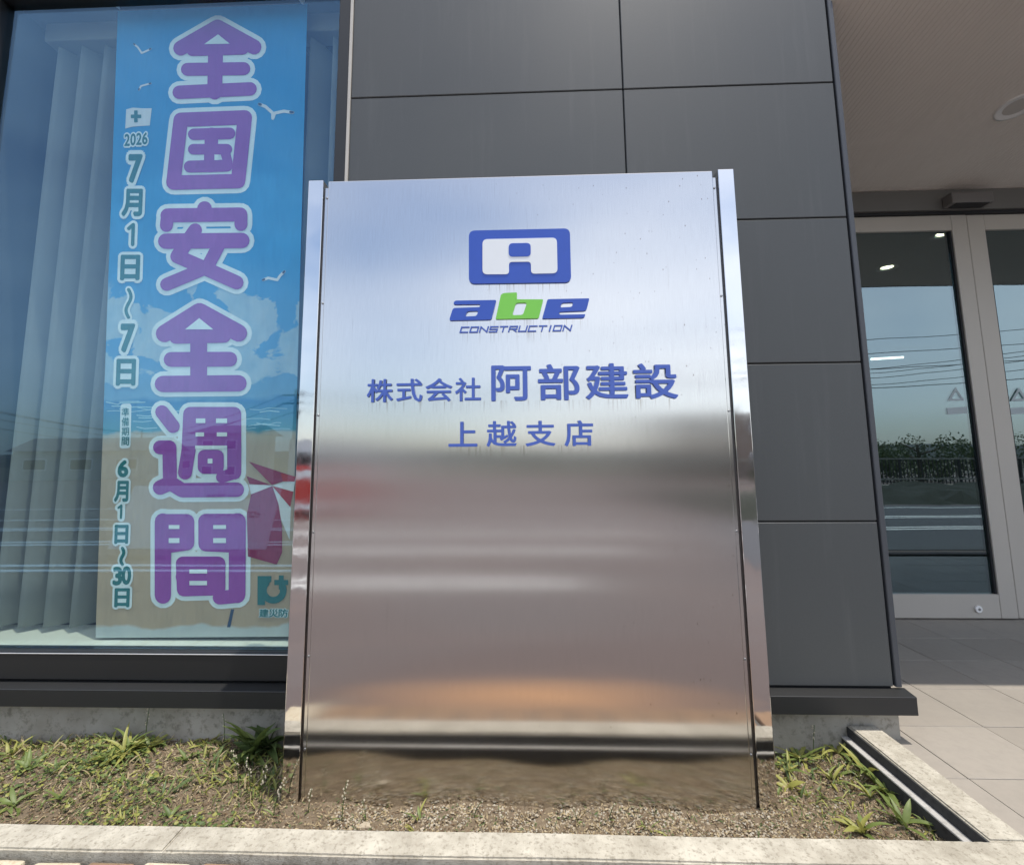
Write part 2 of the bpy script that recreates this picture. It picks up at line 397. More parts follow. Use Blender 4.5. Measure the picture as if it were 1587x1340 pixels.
M_BARK = plain('bark', (0.10, 0.08, 0.06), 0.9)
M_HILL = plain('wooded_hill', (0.05, 0.06, 0.062), 0.95, 0, 0.4, 0.05)
M_GRASSV = plain('verge_ground', (0.095, 0.088, 0.07), 0.95, 0, 0.4, 0.8)

# ================================================================== SETTING
YW = 1.492          # cladding plane
# ground and car park (lies behind the camera, seen in the reflections)
prof = [(0.90, -0.004), (0.70, -0.01), (0.30, -0.06), (-0.4, -0.16), (-1.2, -0.22), (-4, -0.22), (-11.5, -0.22), (-27, -0.22)]
v = []; f = []
xs = [-60, -20, -8, -4, -2, -1, 0, 1, 2, 4, 8, 20, 60]
for (y, z) in prof:
    for x in xs: v.append((x, y, z))
nx = len(xs)
for i in range(len(prof) - 1):
    for j in range(nx - 1): f.append((i * nx + j, i * nx + j + 1, (i + 1) * nx + j + 1, (i + 1) * nx + j))
tag(raw('parking_lot', M_ASPHALT, None, v, f), kind='structure')
tag(raw('ground', M_GRASSV, None, [(-1500, -1500, -0.24), (1500, -1500, -0.24), (1500, 1500, -0.24), (-1500, 1500, -0.24)], [(0, 1, 2, 3)]), kind='structure')
M_DRIVE = plain('blue_grey_asphalt', (0.062, 0.064, 0.072), 0.85, 0, 0.3, 120, 0.4, 200)
tag(raw('driveway', M_DRIVE, None, [(2.0, 0.69, -0.006), (60, 0.69, -0.006), (60, 0.30, -0.056), (2.0, 0.30, -0.056), (60, -0.4, -0.156), (2.0, -0.4, -0.156), (60, -1.2, -0.216), (2.0, -1.2, -0.216), (60, -5.5, -0.216), (3.0, -5.5, -0.216)],
    [(0, 3, 2, 1), (3, 5, 4, 2), (5, 7, 6, 4), (7, 9, 8, 6)]), kind='structure')
M_VERGE = plain('dark_clipped_ground_cover', (0.022, 0.026, 0.018), 0.95, 0, 0.5, 6, 0.6, 60)
v = []; f = []; rv = random.Random(3)
for j in range(12):
    for i in range(90): v.append((3.4 + i * 0.35 + rv.uniform(-.05, .05), -5.6 - j * 0.52, -0.23 + (0.0 if j in (0, 11) else rv.uniform(0.05, 0.28))))
for j in range(11):
    for i in range(89): f.append((j * 90 + i, j * 90 + i + 1, (j + 1) * 90 + i + 1, (j + 1) * 90 + i))
tag(raw('verge', M_VERGE, None, v, f), kind='structure')
lines = [(-1.47, -9, 0.5), (-1.69, -9, 0.5), (-2.88, -11, 1.3), (-3.08, -11, 1.3), (-4.15, -12, 1.9), (-4.34, -12, 1.9), (-5.42, -12, 2.2), (-7.4, -12, 2.2),
         (-2.0, 3.0, 11), (-2.2, 3.0, 11), (-3.35, 3.2, 12), (-3.55, 3.2, 12), (-5.0, 5.5, 12)]
for (y, x0, x1) in lines:
    o = boxo('parking_line', M_PAINT, bpy.data.objects['parking_lot'], x0, x1, y - 0.045, y + 0.045, -0.219, -0.211)
# hills
def hill(name, dist, a0, a1, h0, h1, seed):
    rnd = random.Random(seed); v = []; f = []; n = 70
    ph = [rnd.uniform(0, 6.28) for _ in range(6)]
    for i in range(n + 1):
        a = math.radians(a0 + (a1 - a0) * i / n)
        k = 0.5 + 0.22 * math.sin(3 * a + ph[0]) + 0.14 * math.sin(7 * a + ph[1]) + 0.08 * math.sin(17 * a + ph[2]) + 0.04 * math.sin(41 * a + ph[3]) + rnd.uniform(-.015, .015)
        h = h0 + (h1 - h0) * k
        for (dd, hh) in ((0, -0.5), (0.05, h * 0.5), (0.14, h), (0.4, h * 0.8)):
            D = dist * (1 + dd); v.append((D * math.sin(a), -D * math.cos(a), hh))
    for i in range(n):
        for j in range(3): f.append((i * 4 + j, i * 4 + j + 1, (i + 1) * 4 + j + 1, (i + 1) * 4 + j))
    return tag(raw(name, M_HILL, None, v, f, smooth=True), kind='structure')
hill('hills', 260, -88, 88, 3.5, 9.5, 3)

# planter soil
def soil_z(x, y):
    return -0.033 + 0.010 * math.sin(5.1 * x + 1.3) * math.cos(9 * y) + 0.006 * math.sin(17 * x + 3 * y) + (0.012 if y < 1.16 else 0.0) * (1.16 - y) / 0.08
v = []; f = []; NX, NY = 240, 34
rs = random.Random(4)
for j in range(NY + 1):
    for i in range(NX + 1):
        x = -2.6 + (0.928 + 2.6) * i / NX; y = 1.078 + (1.492 - 1.078) * j / NY
        v.append((x, y, soil_z(x, y) + rs.uniform(-0.004, 0.005)))
for j in range(NY):
    for i in range(NX): f.append((j * (NX + 1) + i, j * (NX + 1) + i + 1, (j + 1) * (NX + 1) + i + 1, (j + 1) * (NX + 1) + i))
tag(raw('planter_soil', M_SOIL, None, v, f, smooth=True), kind='structure')

# entrance floor tiles
fl = tag(boxo('entrance_floor', M_GROUT, None, 1.021, 7.0, 1.0, 2.80, -0.08, -0.003), kind='structure')
tile_me = {}
txs = [1.023] + [1.1215 + 0.2627 * i for i in range(0, 20)]
tys = [1.003] + [1.0865 + 0.2375 * j for j in range(0, 8)]
for i in range(len(txs) - 1):
    for j in range(len(tys) - 1):
        x0, x1, y0, y1 = txs[i] + .0012, txs[i + 1] - .0012, tys[j] + .0012, min(tys[j + 1], 2.79) - .0012
        key = (round(x1 - x0, 3), round(y1 - y0, 3))
        if key not in tile_me:
            o = MB().box(-(x1 - x0) / 2, (x1 - x0) / 2, -(y1 - y0) / 2, (y1 - y0) / 2, -0.008, 0.0).build('tile', M_TILE, None, 0.0008)
            tile_me[key] = o.data; COL.objects.unlink(o); bpy.data.objects.remove(o)
        o = bpy.data.objects.new('tile', tile_me[key]); COL.objects.link(o); o.parent = fl
        o.location = ((x0 + x1) / 2, (y0 + y1) / 2, rs.uniform(-0.0004, 0.0004))

# paving blocks along the kerb foot
pv = tag(boxo('pavement', M_GROUT, None, -4.0, 1.02, 0.895, 0.9995, -0.09, 0.012), kind='structure')
pb = MB().box(-0.046, 0.046, -0.046, 0.046, -0.02, 0.0).build('paving_block', M_PAVER, None, 0.006, seg=2)
pbm = pb.data; pbr = pbm.copy(); pbr.materials[0] = M_PAVERR; COL.objects.unlink(pb); bpy.data.objects.remove(pb)
for i in range(32):
    for j in range(1):
        o = bpy.data.objects.new('paving_block', pbm if i < 17 + rs.randint(-1, 1) else pbr); COL.objects.link(o); o.parent = pv
        o.location = (-2.6 + i * 0.112 + j * 0.03 + rs.uniform(-.003, .003), 0.9505, 0.026 + rs.uniform(-.002, .002)); o.rotation_euler = (rs.uniform(-.01, .01), rs.uniform(-.01, .01), rs.uniform(-.02, .02) + (math.pi / 2) * rs.randint(0, 3))

# ================================================================== KERB
kb = empty('planter_kerb', (0.0, 1.04, 0.0), 'weathered pale concrete kerb edging the planting bed', 'kerb')
def kerb_stone(x0, x1, y0, y1, inner):
    """subdivided stone with a slightly uneven top edge"""
    bm = bmesh.new(); bmesh.ops.create_cube(bm, size=1.0)
    for q in bm.verts: q.co = Vector(((x0 + x1) / 2 + q.co.x * (x1 - x0), (y0 + y1) / 2 + q.co.y * (y1 - y0), -0.07 + (q.co.z + .5) * 0.108))
    long_x = (x1 - x0) > (y1 - y0); L = max(x1 - x0, y1 - y0)
    ed = [e for e in bm.edges if abs((e.verts[0].co - e.verts[1].co)[0 if long_x else 1]) > 0.5 * L]
    bmesh.ops.subdivide_edges(bm, edges=ed, cuts=max(6, int(L / 0.02)))
    bmesh.ops.bevel(bm, geom=[e for e in bm.edges if all(q.co.z > 0.03 for q in e.verts)], offset=0.0035, segments=2, affect='EDGES', clamp_overlap=True)
    for q in bm.verts:
        if q.co.z > 0.0:
            q.co.z += rs.uniform(-.0004, .0004) + 0.0008 * math.sin(q.co.x * 9 + q.co.y * 13)
    me = bpy.data.meshes.new('kerb_stone'); bm.to_mesh(me); bm.free(); me.materials.append(M_KERB)
    return link(bpy.data.objects.new('kerb_stone', me), kb)
edges = [-2.6, -1.96, -1.03 + 0.02, -0.16, 0.86 - 0.02, 1.0195]
edges = [-2.6, -0.72, 1.0195]
for a, b_ in zip(edges[:-1], edges[1:]):
    kerb_stone(a + 0.0004, b_ - 0.0004, 1.007, 1.073, 'y')
kerb_stone(0.939, 1.0195, 1.0745, 1.489, 'x')
M_INNER = make_concrete('dark_grey_plate', (0.035, 0.035, 0.036), (0.055, 0.055, 0.055), (0.02, 0.02, 0.02), 1.0, 0.3)  # near-black grey plates covering the inner kerb faces
boxo('kerb_inner_plate', M_INNER, kb, -2.6, 0.935, 1.0735, 1.0765, -0.07, 0.033, 0.0005)
boxo('kerb_inner_plate', M_INNER, kb, 0.9355, 0.9385, 1.0737, 1.489, -0.07, 0.033, 0.0005)
boxo('kerb_inner_plate', M_INNER, kb, -2.6, 0.917, 1.0768, 1.0875, -0.07, 0.0035, 0.0005)
boxo('kerb_inner_plate', M_INNER, kb, 0.9175, 0.9352, 1.0768, 1.487, -0.07, 0.0035, 0.0005)
boxo('kerb_lip', M_LIP, kb, -2.6, 0.916, 1.0768, 1.0885, 0.004, 0.009, 0.001)
boxo('kerb_lip', M_LIP, kb, 0.9165, 0.9352, 1.0768, 1.487, 0.004, 0.009, 0.001)

# ================================================================== BUILDING
B = empty('office_building', (0.0, 1.6, 0.0), 'dark grey panel clad office front with window and glazed entrance', 'building')
XL, XJ, XR = -0.583, 0.371, 1.084
zr = [0.140, 0.613, 1.105, 1.590, 2.076, 2.562, 3.048, 3.534]
G = 0.0019
boxo('wall_backing', M_DARK, B, XL - 0.004, 1.083, YW + 0.012, YW + 0.14, 0.05, 3.534)
for (x0, x1) in ((XL, XJ), (XJ, XR)):
    for z0, z1 in zip(zr[:-1], zr[1:]):
        boxo('cladding_panel', M_PANEL, B, x0 + G, x1 - G, YW, YW + 0.0115, z0 + G, z1 - G, 0.0022)
boxo('corner_trim', M_TRIM, B, 1.0885, 1.106, YW - 0.002, YW + 0.02, 0.140, 3.53, 0.002)
boxo('corner_bracket', M_DARK, B, 1.1065, 1.1095, YW + 0.004, YW + 0.016, 2.37, 3.0, 0.0005)
# return wall running back to the doors
for z0, z1 in zip(zr[:-1], zr[1:]):
    boxo('cladding_panel', M_PANEL, B, 1.084, 1.1005, YW + 0.024, 2.52, z0 + G, z1 - G, 0.002)
# panels over and left of the window
for z0, z1 in ((2.562, 3.048), (3.048, 3.534)):
    for x0, x1 in ((-1.96, -1.26), (-1.26, XL - 0.004)):
        boxo('cladding_panel', M_PANEL, B, x0 + G, x1 - G, YW, YW + 0.0115, z0 + G, z1 - G, 0.0022)
for z0, z1 in zip(zr[:-1], zr[1:]):
    boxo('cladding_panel', M_PANEL, B, -2.6, -1.963, YW, YW + 0.0115, z0 + G, z1 - G, 0.0022)
boxo('wall_backing', M_DARK, B, -2.6, XL - 0.006, YW + 0.012, YW + 0.14, 2.566, 3.534)
boxo('wall_backing', M_DARK, B, -2.6, -1.966, YW + 0.012, YW + 0.14, 0.05, 2.564)
# plinth and ledge flashing
MB().box(-2.6, 1.089, YW, YW + 0.12, -0.12, 0.0795).build('plinth', M_PLINTH, B, 0.002)
lg = MB()
pr = [(1.455, 0.081), (1.455, 0.130), (1.499, 0.1365), (1.499, 0.081)]
vs = [(x, y, z) for x in (-2.6, 1.117) for (y, z) in pr]
lg.add(vs, [(0, 1, 2, 3), (4, 7, 6, 5)] + [(i, 4 + i, 4 + (i + 1) % 4, (i + 1) % 4) for i in range(4)])
lg.build('ledge_flashing', M_LEDGE, B, 0.0012)

# ---- window
WX0, WX1 = -1.918, -0.632      # clear glass
WZ0, WZ1 = 0.226, 2.530
GY = 1.515
win = MB()
win.box(-1.96, WX1 + 0.010, 1.50, 1.545, 0.15, WZ0 - 0.002)
win.build('window_frame', M_FRAME, B, 0.0015)
wf = bpy.data.objects['window_frame']; wf['label'] = 'black anodised frame of the showroom window'
def wpart(name, m, *a, bevel=0.0012): return boxo(name, m, wf, *a, bevel)
# bottom rail with its sloping top
sl = MB(); pr = [(1.4895, 0.144), (1.4895, 0.2205), (1.5135, 0.2255), (1.5135, 0.144)]
vs = [(x, y, z) for x in (-1.96, XL - 0.012) for (y, z) in pr]
sl.add(vs, [(0, 1, 2, 3), (4, 7, 6, 5)] + [(i, 4 + i, 4 + (i + 1) % 4, (i + 1) % 4) for i in range(4)]); sl.build('bottom_rail', M_FRAME, wf, 0.0012)
wpart('jamb', M_FRAME, WX1, XL - 0.0095, 1.4885, 1.547, 0.2305, 2.56)
wpart('jamb', M_FRAME, -1.961, WX0, 1.4885, 1.547, 0.2305, 2.56)
wpart('head', M_FRAME, WX0 + .0005, WX1 - .0005, 1.4885, 1.5405, WZ1, 2.56)
wpart('sealant', M_SEAL, XL - 0.009, XL + 0.001, 1.4865, 1.4995, 0.145, 3.0, bevel=0.001)
wpart('glint_strip', plain('sill_glint_metal', (0.75, 0.74, 0.72), 0.35, 0.6), -1.95, XL - 0.0125, 1.4868, 1.4893, 0.2188, 0.2212, bevel=0.0006)  # bright strip added to stand in for the sun glint along the sill
wpart('glass', M_WGLASS, WX0 - 0.004, WX1 + 0.004, GY, GY + 0.006, WZ0 - .0005, WZ1 + 0.004, bevel=0)
wpart('interior_sill', M_SILLIN, WX0 + .001, WX1 - .001, 1.5475, 1.73, 0.19, 0.2245, bevel=0.002)
wpart('interior_reveal', M_REVEAL, WX1 - 0.0015, WX1 + 0.03, 1.5478, 1.73, 0.226, 2.56, bevel=0.001)
wpart('interior_reveal', M_REVEAL, WX0 - 0.03, WX0 - 0.001, 1.5478, 1.73, 0.226, 2.56, bevel=0.001)
wpart('interior_head', M_REVEAL, WX0 - .03, WX1 + .03, 1.5478, 1.745, 2.5605, 2.72, bevel=0.001)
# room behind
rm = MB(); rm.add([(-2.6, 1.735, -.1), (0.9, 1.735, -.1), (0.9, 4.2, -.1), (-2.6, 4.2, -.1), (-2.6, 1.735, 2.6), (0.9, 1.735, 2.6), (0.9, 4.2, 2.6), (-2.6, 4.2, 2.6)],
       [(0, 1, 2, 3), (4, 7, 6, 5), (1, 5, 6, 2), (2, 6, 7, 3), (3, 7, 4, 0)])
rm.build('room_shell', M_ROOM, B)

# ---- entrance: soffit, header, doors
YD = 2.523; ZS = 2.262
def zs(y): return ZS + 0.118 * (YD - y)          # soffit slope shaped to keep its shadow off the wall
v = []; f = []
pitch = 0.0195; x = 1.101; prof = []
while x < 7.0:
    prof += [(x, 0), (x + pitch - 0.0040, 0), (x + pitch - 0.0030, 0.0014), (x + pitch - 0.001, 0.0014)]; x += pitch
for (px_, pz) in prof:
    yf = 1.486 if px_ < 2.3 else 0.44  # unseen forward step, added to place the edge mirrored in the doors
    v += [(px_, yf, zs(yf) + pz), (px_, YD + 0.05, zs(YD + 0.05) + pz)]
for i in range(len(prof) - 1): f.append((2 * i, 2 * i + 2, 2 * i + 3, 2 * i + 1))
sf = raw('soffit', M_SOFFIT, B, v, f)
boxo('unseen_fascia', M_PANEL, B, 1.107, 2.297, 1.4855, 1.4975, zs(1.4855) + 0.002, 3.53, 0.002)
boxo('unseen_fascia', M_PANEL, B, 2.298, 7.0, 0.425, 0.438, zs(0.44) - 0.004, zs(0.44) + 0.09, 0.002)  # front of the added step, out of view
vs = []
for (x0_, x1_, yf) in ((1.1135, 2.2985, 1.4985), (2.2995, 7.0, 0.4385)):  # second slab is the added step, shaped for the mirrored edge
    ms = MB(); vv = [(x_, y_, zs(y_) + d_) for d_ in (0.006, 0.09) for y_ in (yf, YD + 0.06) for x_ in (x0_, x1_)]
    ms.add(vv, [(0, 2, 3, 1), (4, 5, 7, 6), (0, 1, 5, 4), (2, 6, 7, 3), (0, 4, 6, 2), (1, 3, 7, 5)]); ms.build('unseen_canopy_slab', M_DARK, B)
def downlight(c, lit, parent, mats):
    o = MB()
    n = 32; ro, ri, rd = 0.072, 0.062, 0.040; z = c[2]
    rings = [(ro, z + 0.001), (ro, z - 0.004), (ri, z - 0.005), (rd, z + 0.030 if not lit else z + 0.004)]
    vs = [(c[0] + r * math.cos(2 * math.pi * k / n), c[1] + r * math.sin(2 * math.pi * k / n), zz) for (r, zz) in rings for k in range(n)]
    fs = [(i * n + k, i * n + (k + 1) % n, (i + 1) * n + (k + 1) % n, (i + 1) * n + k) for i in range(3) for k in range(n)]
    o.add(vs, fs); d = o.build('downlight', M_REFLECTOR, parent, smooth=True)
    dl = MB().disc((c[0], c[1], z + (0.0285 if not lit else 0.003)), rd, 'Z', n, 0.001); dl.build('lamp_lens', mats, d)
    return d
# recess for the unlit downlight is opened by dropping the trim below the ribs
r_ = ray(1576, 165); t_ = (ZS + 0.118 * YD - EYE) / (r_[2] + 0.118 * r_[1]); dp = Vector((r_[0] * t_, r_[1] * t_, EYE + r_[2] * t_))
ZD = dp.z
o = MB(); n = 36
rings = [(0.074, 0.001), (0.074, -0.004), (0.066, -0.006), (0.060, -0.003), (0.046, -0.0015)]
vs = [(dp.x + r * math.cos(2 * math.pi * k / n), dp.y + r * math.sin(2 * math.pi * k / n), zs(dp.y + r * math.sin(2 * math.pi * k / n)) + zz) for (r, zz) in rings for k in range(n)]
fs = [(i * n + k, i * n + (k + 1) % n, (i + 1) * n + (k + 1) % n, (i + 1) * n + k) for i in range(4) for k in range(n)]
o.add(vs, fs); dlo = o.build('downlight', M_REFLECTOR, sf, smooth=True)
vs = [(dp.x + 0.046 * math.cos(2 * math.pi * k / n), dp.y + 0.046 * math.sin(2 * math.pi * k / n), zs(dp.y + 0.046 * math.sin(2 * math.pi * k / n)) - 0.0012) for k in range(n)]
MB().add(vs, [tuple(range(n))]).build('lamp_lens', plain('unlit_lamp_lens', (0.62, 0.57, 0.51), 0.3), dlo)
boxo('door_header', M_HEADER, B, 1.102, 7.0, YD - 0.03, YD + 0.08, 2.146, ZS - 0.0005, 0.002)
boxo('header_track', M_DARK, B, 1.102, 7.0, YD - 0.012, YD + 0.05, 2.131, 2.1455)
# sensor
p0 = onY(1474, 297, YD - 0.09); p1 = onY(1541, 313, YD - 0.09)
sn = boxo('door_sensor', M_SENSOR, B, p0.x, p1.x, YD - 0.092, YD - 0.031, p1.z, p1.z + 0.062, 0.007, 2)
boxo('sensor_window', M_DARK, sn, p0.x + 0.022, p1.x - 0.022, YD - 0.089, YD - 0.04, p1.z - 0.003, p1.z + 0.002)
def door(x0, x1, xl_glass, xr_glass, hasl, y0, y1):
    zb, zt = 0.006, 2.130; gz0, gz1 = 0.121, 2.043
    d = MB().box(x0, xl_glass, y0, y1, zb, zt).build('sliding_door', M_DOOR, B, 0.002)
    boxo('stile', M_DOOR, d, xr_glass, x1, y0, y1, zb, zt, 0.002)
    boxo('bottom_rail', M_DOOR, d, xl_glass + .0003, xr_glass - .0003, y0 + .001, y1 - .001, zb, gz0, 0.002)
    boxo('top_rail', M_DOOR, d, xl_glass + .0003, xr_glass - .0003, y0 + .001, y1 - .001, gz1, zt, 0.002)
    boxo('glazing_bead', M_DARK, d, xl_glass + .0003, xl_glass + 0.010, y0 + 0.008, y1 - 0.004, gz0 + .001, gz1 - .001)
    boxo('glazing_bead', M_DARK, d, xr_glass - 0.010, xr_glass - .0003, y0 + 0.008, y1 - 0.004, gz0 + .001, gz1 - .001)
    boxo('glass', M_DGLASS, d, xl_glass + 0.0104, xr_glass - 0.0104, y0 + 0.018, y0 + 0.024, gz0 + .0005, gz1 - .0005)
    return d
k_ = 0.9346
d1 = door(1.55, 2.648 * k_ - 0.004, 1.64, 2.556 * k_, True, YD, YD + 0.045)
d2 = door(2.650 * k_, 3.78, 2.748 * k_, 3.68, True, YD + 0.004, YD + 0.049)
lk = onY(1515, 943, YD)
cyl = MB().disc((lk.x, YD - 0.010, lk.z), 0.017, 'Y', 28, 0.0105).build('lock_cylinder', M_REFLECTOR, d1, 0.0015)
MB().disc((lk.x, YD - 0.0125, lk.z), 0.006, 'Y', 16, 0.003).build('keyhole_plug', M_SCREW, d1)
# door decals
def decal(pts, door_, m, name='sticker'):
    ys = YD + 0.0165
    v = [(onY(px_, py_, ys).x, ys, onY(px_, py_, ys).z) for px_, py_ in pts]
    return raw(name, m, door_, v, [tuple(range(len(v)))])
M_STICK = plain('faded_sticker', (0.40, 0.46, 0.47), 0.6)
for dx, dr in ((0, d1), (98, d2)):
    a = [(1481 + dx, 600), (1469 + dx, 621), (1495 + dx, 620.5)]; b_ = [(1481.6 + dx, 606), (1475 + dx, 618), (1489 + dx, 617.7)]
    for i in range(3):
        j = (i + 1) % 3; decal([a[i], a[j], b_[j], b_[i]], dr, M_STICK)
    decal([(1467.5 + dx, 632), (1498 + dx, 630), (1499.5 + dx, 640), (1468.5 + dx, 642)], dr, M_STICK)
# lobby behind the doors
lb = MB(); lb.add([(1.0, 2.62, -.003), (7, 2.62, -.003), (7, 6.4, -.003), (1.0, 6.4, -.003), (1.0, 2.62, 2.27), (7, 2.62, 2.27), (7, 6.4, 2.27), (1.0, 6.4, 2.27)],
       [(0, 1, 2, 3), (4, 7, 6, 5), (1, 5, 6, 2), (2, 6, 7, 3), (3, 7, 4, 0)])
lobby = lb.build('lobby_shell', M_ROOMD, B)
for q in ((1375, 415), (1463, 363)):
    p = onZ(q[0], q[1], 2.262)
    downlight((p.x, p.y, 2.262), True, B, M_LAMP)
p = onZ(1350, 556.5, 1.9); p2 = onZ(1400, 553.5, 1.9)
MB().tube([p, p2], 0.012, 10).build('lamp_tube', M_TUBE, B)

# ================================================================== BLINDS
bl = empty('vertical_blind', (-1.25, 1.66, 0.24), 'pale vertical slat blind hanging behind the left window', 'blind')
RZ0, RZ1 = onY(100, 64, 1.63).z, onY(100, 26, 1.625).z
boxo('head_rail', M_BLIND, bl, WX0 + 0.03, WX1 - 0.012, 1.625, 1.70, RZ0, RZ1, 0.004)
sp = 0.0935; xs0 = onY(30, 600, 1.64).x - 2 * sp
i = 0; x = xs0
while x < WX1 - 0.03:
    if x > WX0 - 0.005:
        ang = math.radians(62 + rs.uniform(-3, 3)); Lx, Ly = 0.127 * math.cos(ang), 0.127 * math.sin(ang)
        v = []; f = []; nz, nw = 14, 6
        for a in range(nz + 1):
            z = 0.243 + (RZ0 - 0.012 - 0.243) * a / nz
            for w in range(nw + 1):
                s_ = w / nw; bow = 0.010 * math.sin(math.pi * s_)
                sway = 0.003 * math.sin(1.3 * z + i)
                v.append((x + Lx * s_ + bow * 0.8 + sway, 1.64 + Ly * s_ - bow * 0.6, z))
        for a in range(nz):
            for w in range(nw): f.append((a * (nw + 1) + w, a * (nw + 1) + w + 1, (a + 1) * (nw + 1) + w + 1, (a + 1) * (nw + 1) + w))
        o = raw('slat', M_BLIND, bl, v, f, smooth=True)
        md = o.modifiers.new('thickness', 'SOLIDIFY'); md.thickness = 0.001
        MB().tube([(x + Lx / 2, 1.64 + Ly / 2, RZ0 - 0.013), (x + Lx / 2, 1.64 + Ly / 2, RZ0 + 0.004)], 0.006, 6).build('hanger', M_BLIND, bl)
    x += sp; i += 1

# ================================================================== SAFETY WEEK BANNER
BY = 1.585
bn = empty('safety_banner', (-1.15, BY, 0.25), 'blue seaside banner with tall purple Japanese characters inside the window', 'banner')
def pb(x, y, layer=0): 
    p = onY(x, y, BY); p.y = BY - 0.0006 * layer; return p
def make_banner_mat():
    m, t, b = mat('printed_banner_cloth')
    g = t.nodes.new('ShaderNodeNewGeometry'); sx = N(t, 'ShaderNodeSeparateXYZ'); t.links.new(g.outputs['Position'], sx.inputs[0])
    z0, z1 = 0.25, 2.46
    mr = N(t, 'ShaderNodeMapRange'); t.links.new(sx.outputs[2], mr.inputs[0]); mr.inputs[1].default_value = z0; mr.inputs[2].default_value = z1
    S_ = lambda y: (onY(300, y, BY).z - z0) / (z1 - z0)
    skyc = (0.035, 0.40, 0.78); 
    wob = N(t, 'ShaderNodeMath', operation='MULTIPLY_ADD'); t.links.new(noise(t, 7, 3, 0.5), wob.inputs[0]); wob.inputs[1].default_value = 0.03; wob.inputs[2].default_value = -0.015
    ad = N(t, 'ShaderNodeMath', operation='ADD'); t.links.new(mr.outputs[0], ad.inputs[0]); t.links.new(wob.outputs[0], ad.inputs[1])
    base = ramp(t, ad.outputs[0], [(0.0, (0.66, 0.72, 0.70)), (S_(968), (0.66, 0.72, 0.70)), (S_(967), (0.60, 0.47, 0.33)), (S_(690), (0.62, 0.53, 0.42)),
                                  (S_(672), (0.62, 0.60, 0.52)), (S_(668), (0.10, 0.40, 0.55)), (S_(622), (0.05, 0.30, 0.62)), (S_(615), (0.20, 0.48, 0.72)), (S_(540), (0.09, 0.42, 0.76)), (S_(380), skyc), (1.0, (0.03, 0.35, 0.72))])
    # cumulus
    cl = noise(t, 5.5, 5, 0.55, (1, 1, 1.1), 0.3)
    win_ = ramp(t, mr.outputs[0], [(S_(610), 0.0), (S_(575), 0.20), (S_(500), 0.14), (S_(430), 0.0)])
    ca = N(t, 'ShaderNodeMath', operation='ADD'); t.links.new(cl, ca.inputs[0]); t.links.new(win_, ca.inputs[1])
    gate = ramp(t, win_, [(0.0, 0.0), (0.05, 1.0)])
    msk = N(t, 'ShaderNodeMath', operation='MULTIPLY'); t.links.new(ramp(t, ca.outputs[0], [(0.60, 0.0), (0.625, 1.0)]), msk.inputs[0]); t.links.new(gate, msk.inputs[1])
    c = mix(t, base, mix(t, (0.28, 0.55, 0.74), (0.62, 0.78, 0.86), noise(t, 16, 3, 0.6)), msk.outputs[0])
    t.links.new(c, b.inputs['Base Color']); b.inputs['Roughness'].default_value = 0.75
    wv = noise(t, 3.0, 3, 0.5, (2.5, 1, 0.7)); bump(t, b, wv, 0.45, 0.08)
    tl = N(t, 'ShaderNodeBsdfTranslucent'); t.links.new(c, tl.inputs[0]); mx = t.nodes.new('ShaderNodeMixShader'); mx.inputs[0].default_value = 0.2
    t.links.new(b.outputs[0], mx.inputs[1]); t.links.new(tl.outputs[0], mx.inputs[2]); t.links.new(mx.outputs[0], t.nodes['Material Output'].inputs[0])
    return m
M_BANNER = make_banner_mat()
def cloth_print(name, col, rough, *_):
    m = plain(name, col, rough, 0, 0.07, 6); t = m.node_tree; b = t.nodes['Principled BSDF']
    bump(t, b, noise(t, 3.0, 3, 0.5, (2.5, 1, 0.7)), 0.45, 0.08); return m
M_PURPLE = cloth_print('purple_print', (0.33, 0.08, 0.42), 0.75, 0, 0.08, 6)
M_HALO = cloth_print('pale_blue_print', (0.80, 0.91, 0.93), 0.75, 0, 0.05, 6)
M_GREENP = cloth_print('teal_green_print', (0.02, 0.19, 0.20), 0.75, 0, 0.06, 6)
M_MAROON = cloth_print('maroon_print', (0.30, 0.045, 0.13), 0.75, 0, 0.08, 6)
M_REDP = cloth_print('red_print', (0.42, 0.035, 0.06), 0.75, 0, 0.08, 6)
M_WHITEP = cloth_print('white_print', (0.74, 0.80, 0.82), 0.75, 0, 0.04, 6)
M_WAVE = cloth_print('aqua_print', (0.40, 0.70, 0.82), 0.75, 0, 0.05, 6)
M_NAVYP = cloth_print('navy_print', (0.03, 0.08, 0.16), 0.75, 0, 0.05, 6)
# cloth: outer four corners as it hangs, front sheet and thin back
TL_, TR_, BR_, BL_ = (183, 6.5), (476.5, -0.5), (450, 986), (148, 988)
v = []; f = []; nu, nv = 8, 24
def bq(u, w): 
    a = Vector(TL_) * (1 - u) + Vector(TR_) * u; b_ = Vector(BL_) * (1 - u) + Vector(BR_) * u; return a * (1 - w) + b_ * w
for j in range(nv + 1):
    for i in range(nu + 1):
        q = bq(i / nu, j / nv); v.append(tuple(pb(q.x, q.y)))
for j in range(nv):
    for i in range(nu): f.append((j * (nu + 1) + i, (j + 1) * (nu + 1) + i, (j + 1) * (nu + 1) + i + 1, j * (nu + 1) + i + 1))
cl = raw('cloth', M_BANNER, bn, v, f); md = cl.modifiers.new('thickness', 'SOLIDIFY'); md.thickness = 0.0008; md.offset = -1
for q in ((188.5, 14.5), (470.5, 5.5)):
    p = pb(*q); MB().disc((p.x, BY - 0.028, p.z), 0.014, 'Y', 20, 0.027, 0.008).build('suction_cup', M_LWHITE, bn, 0.001, True)
_ly = [1.0]
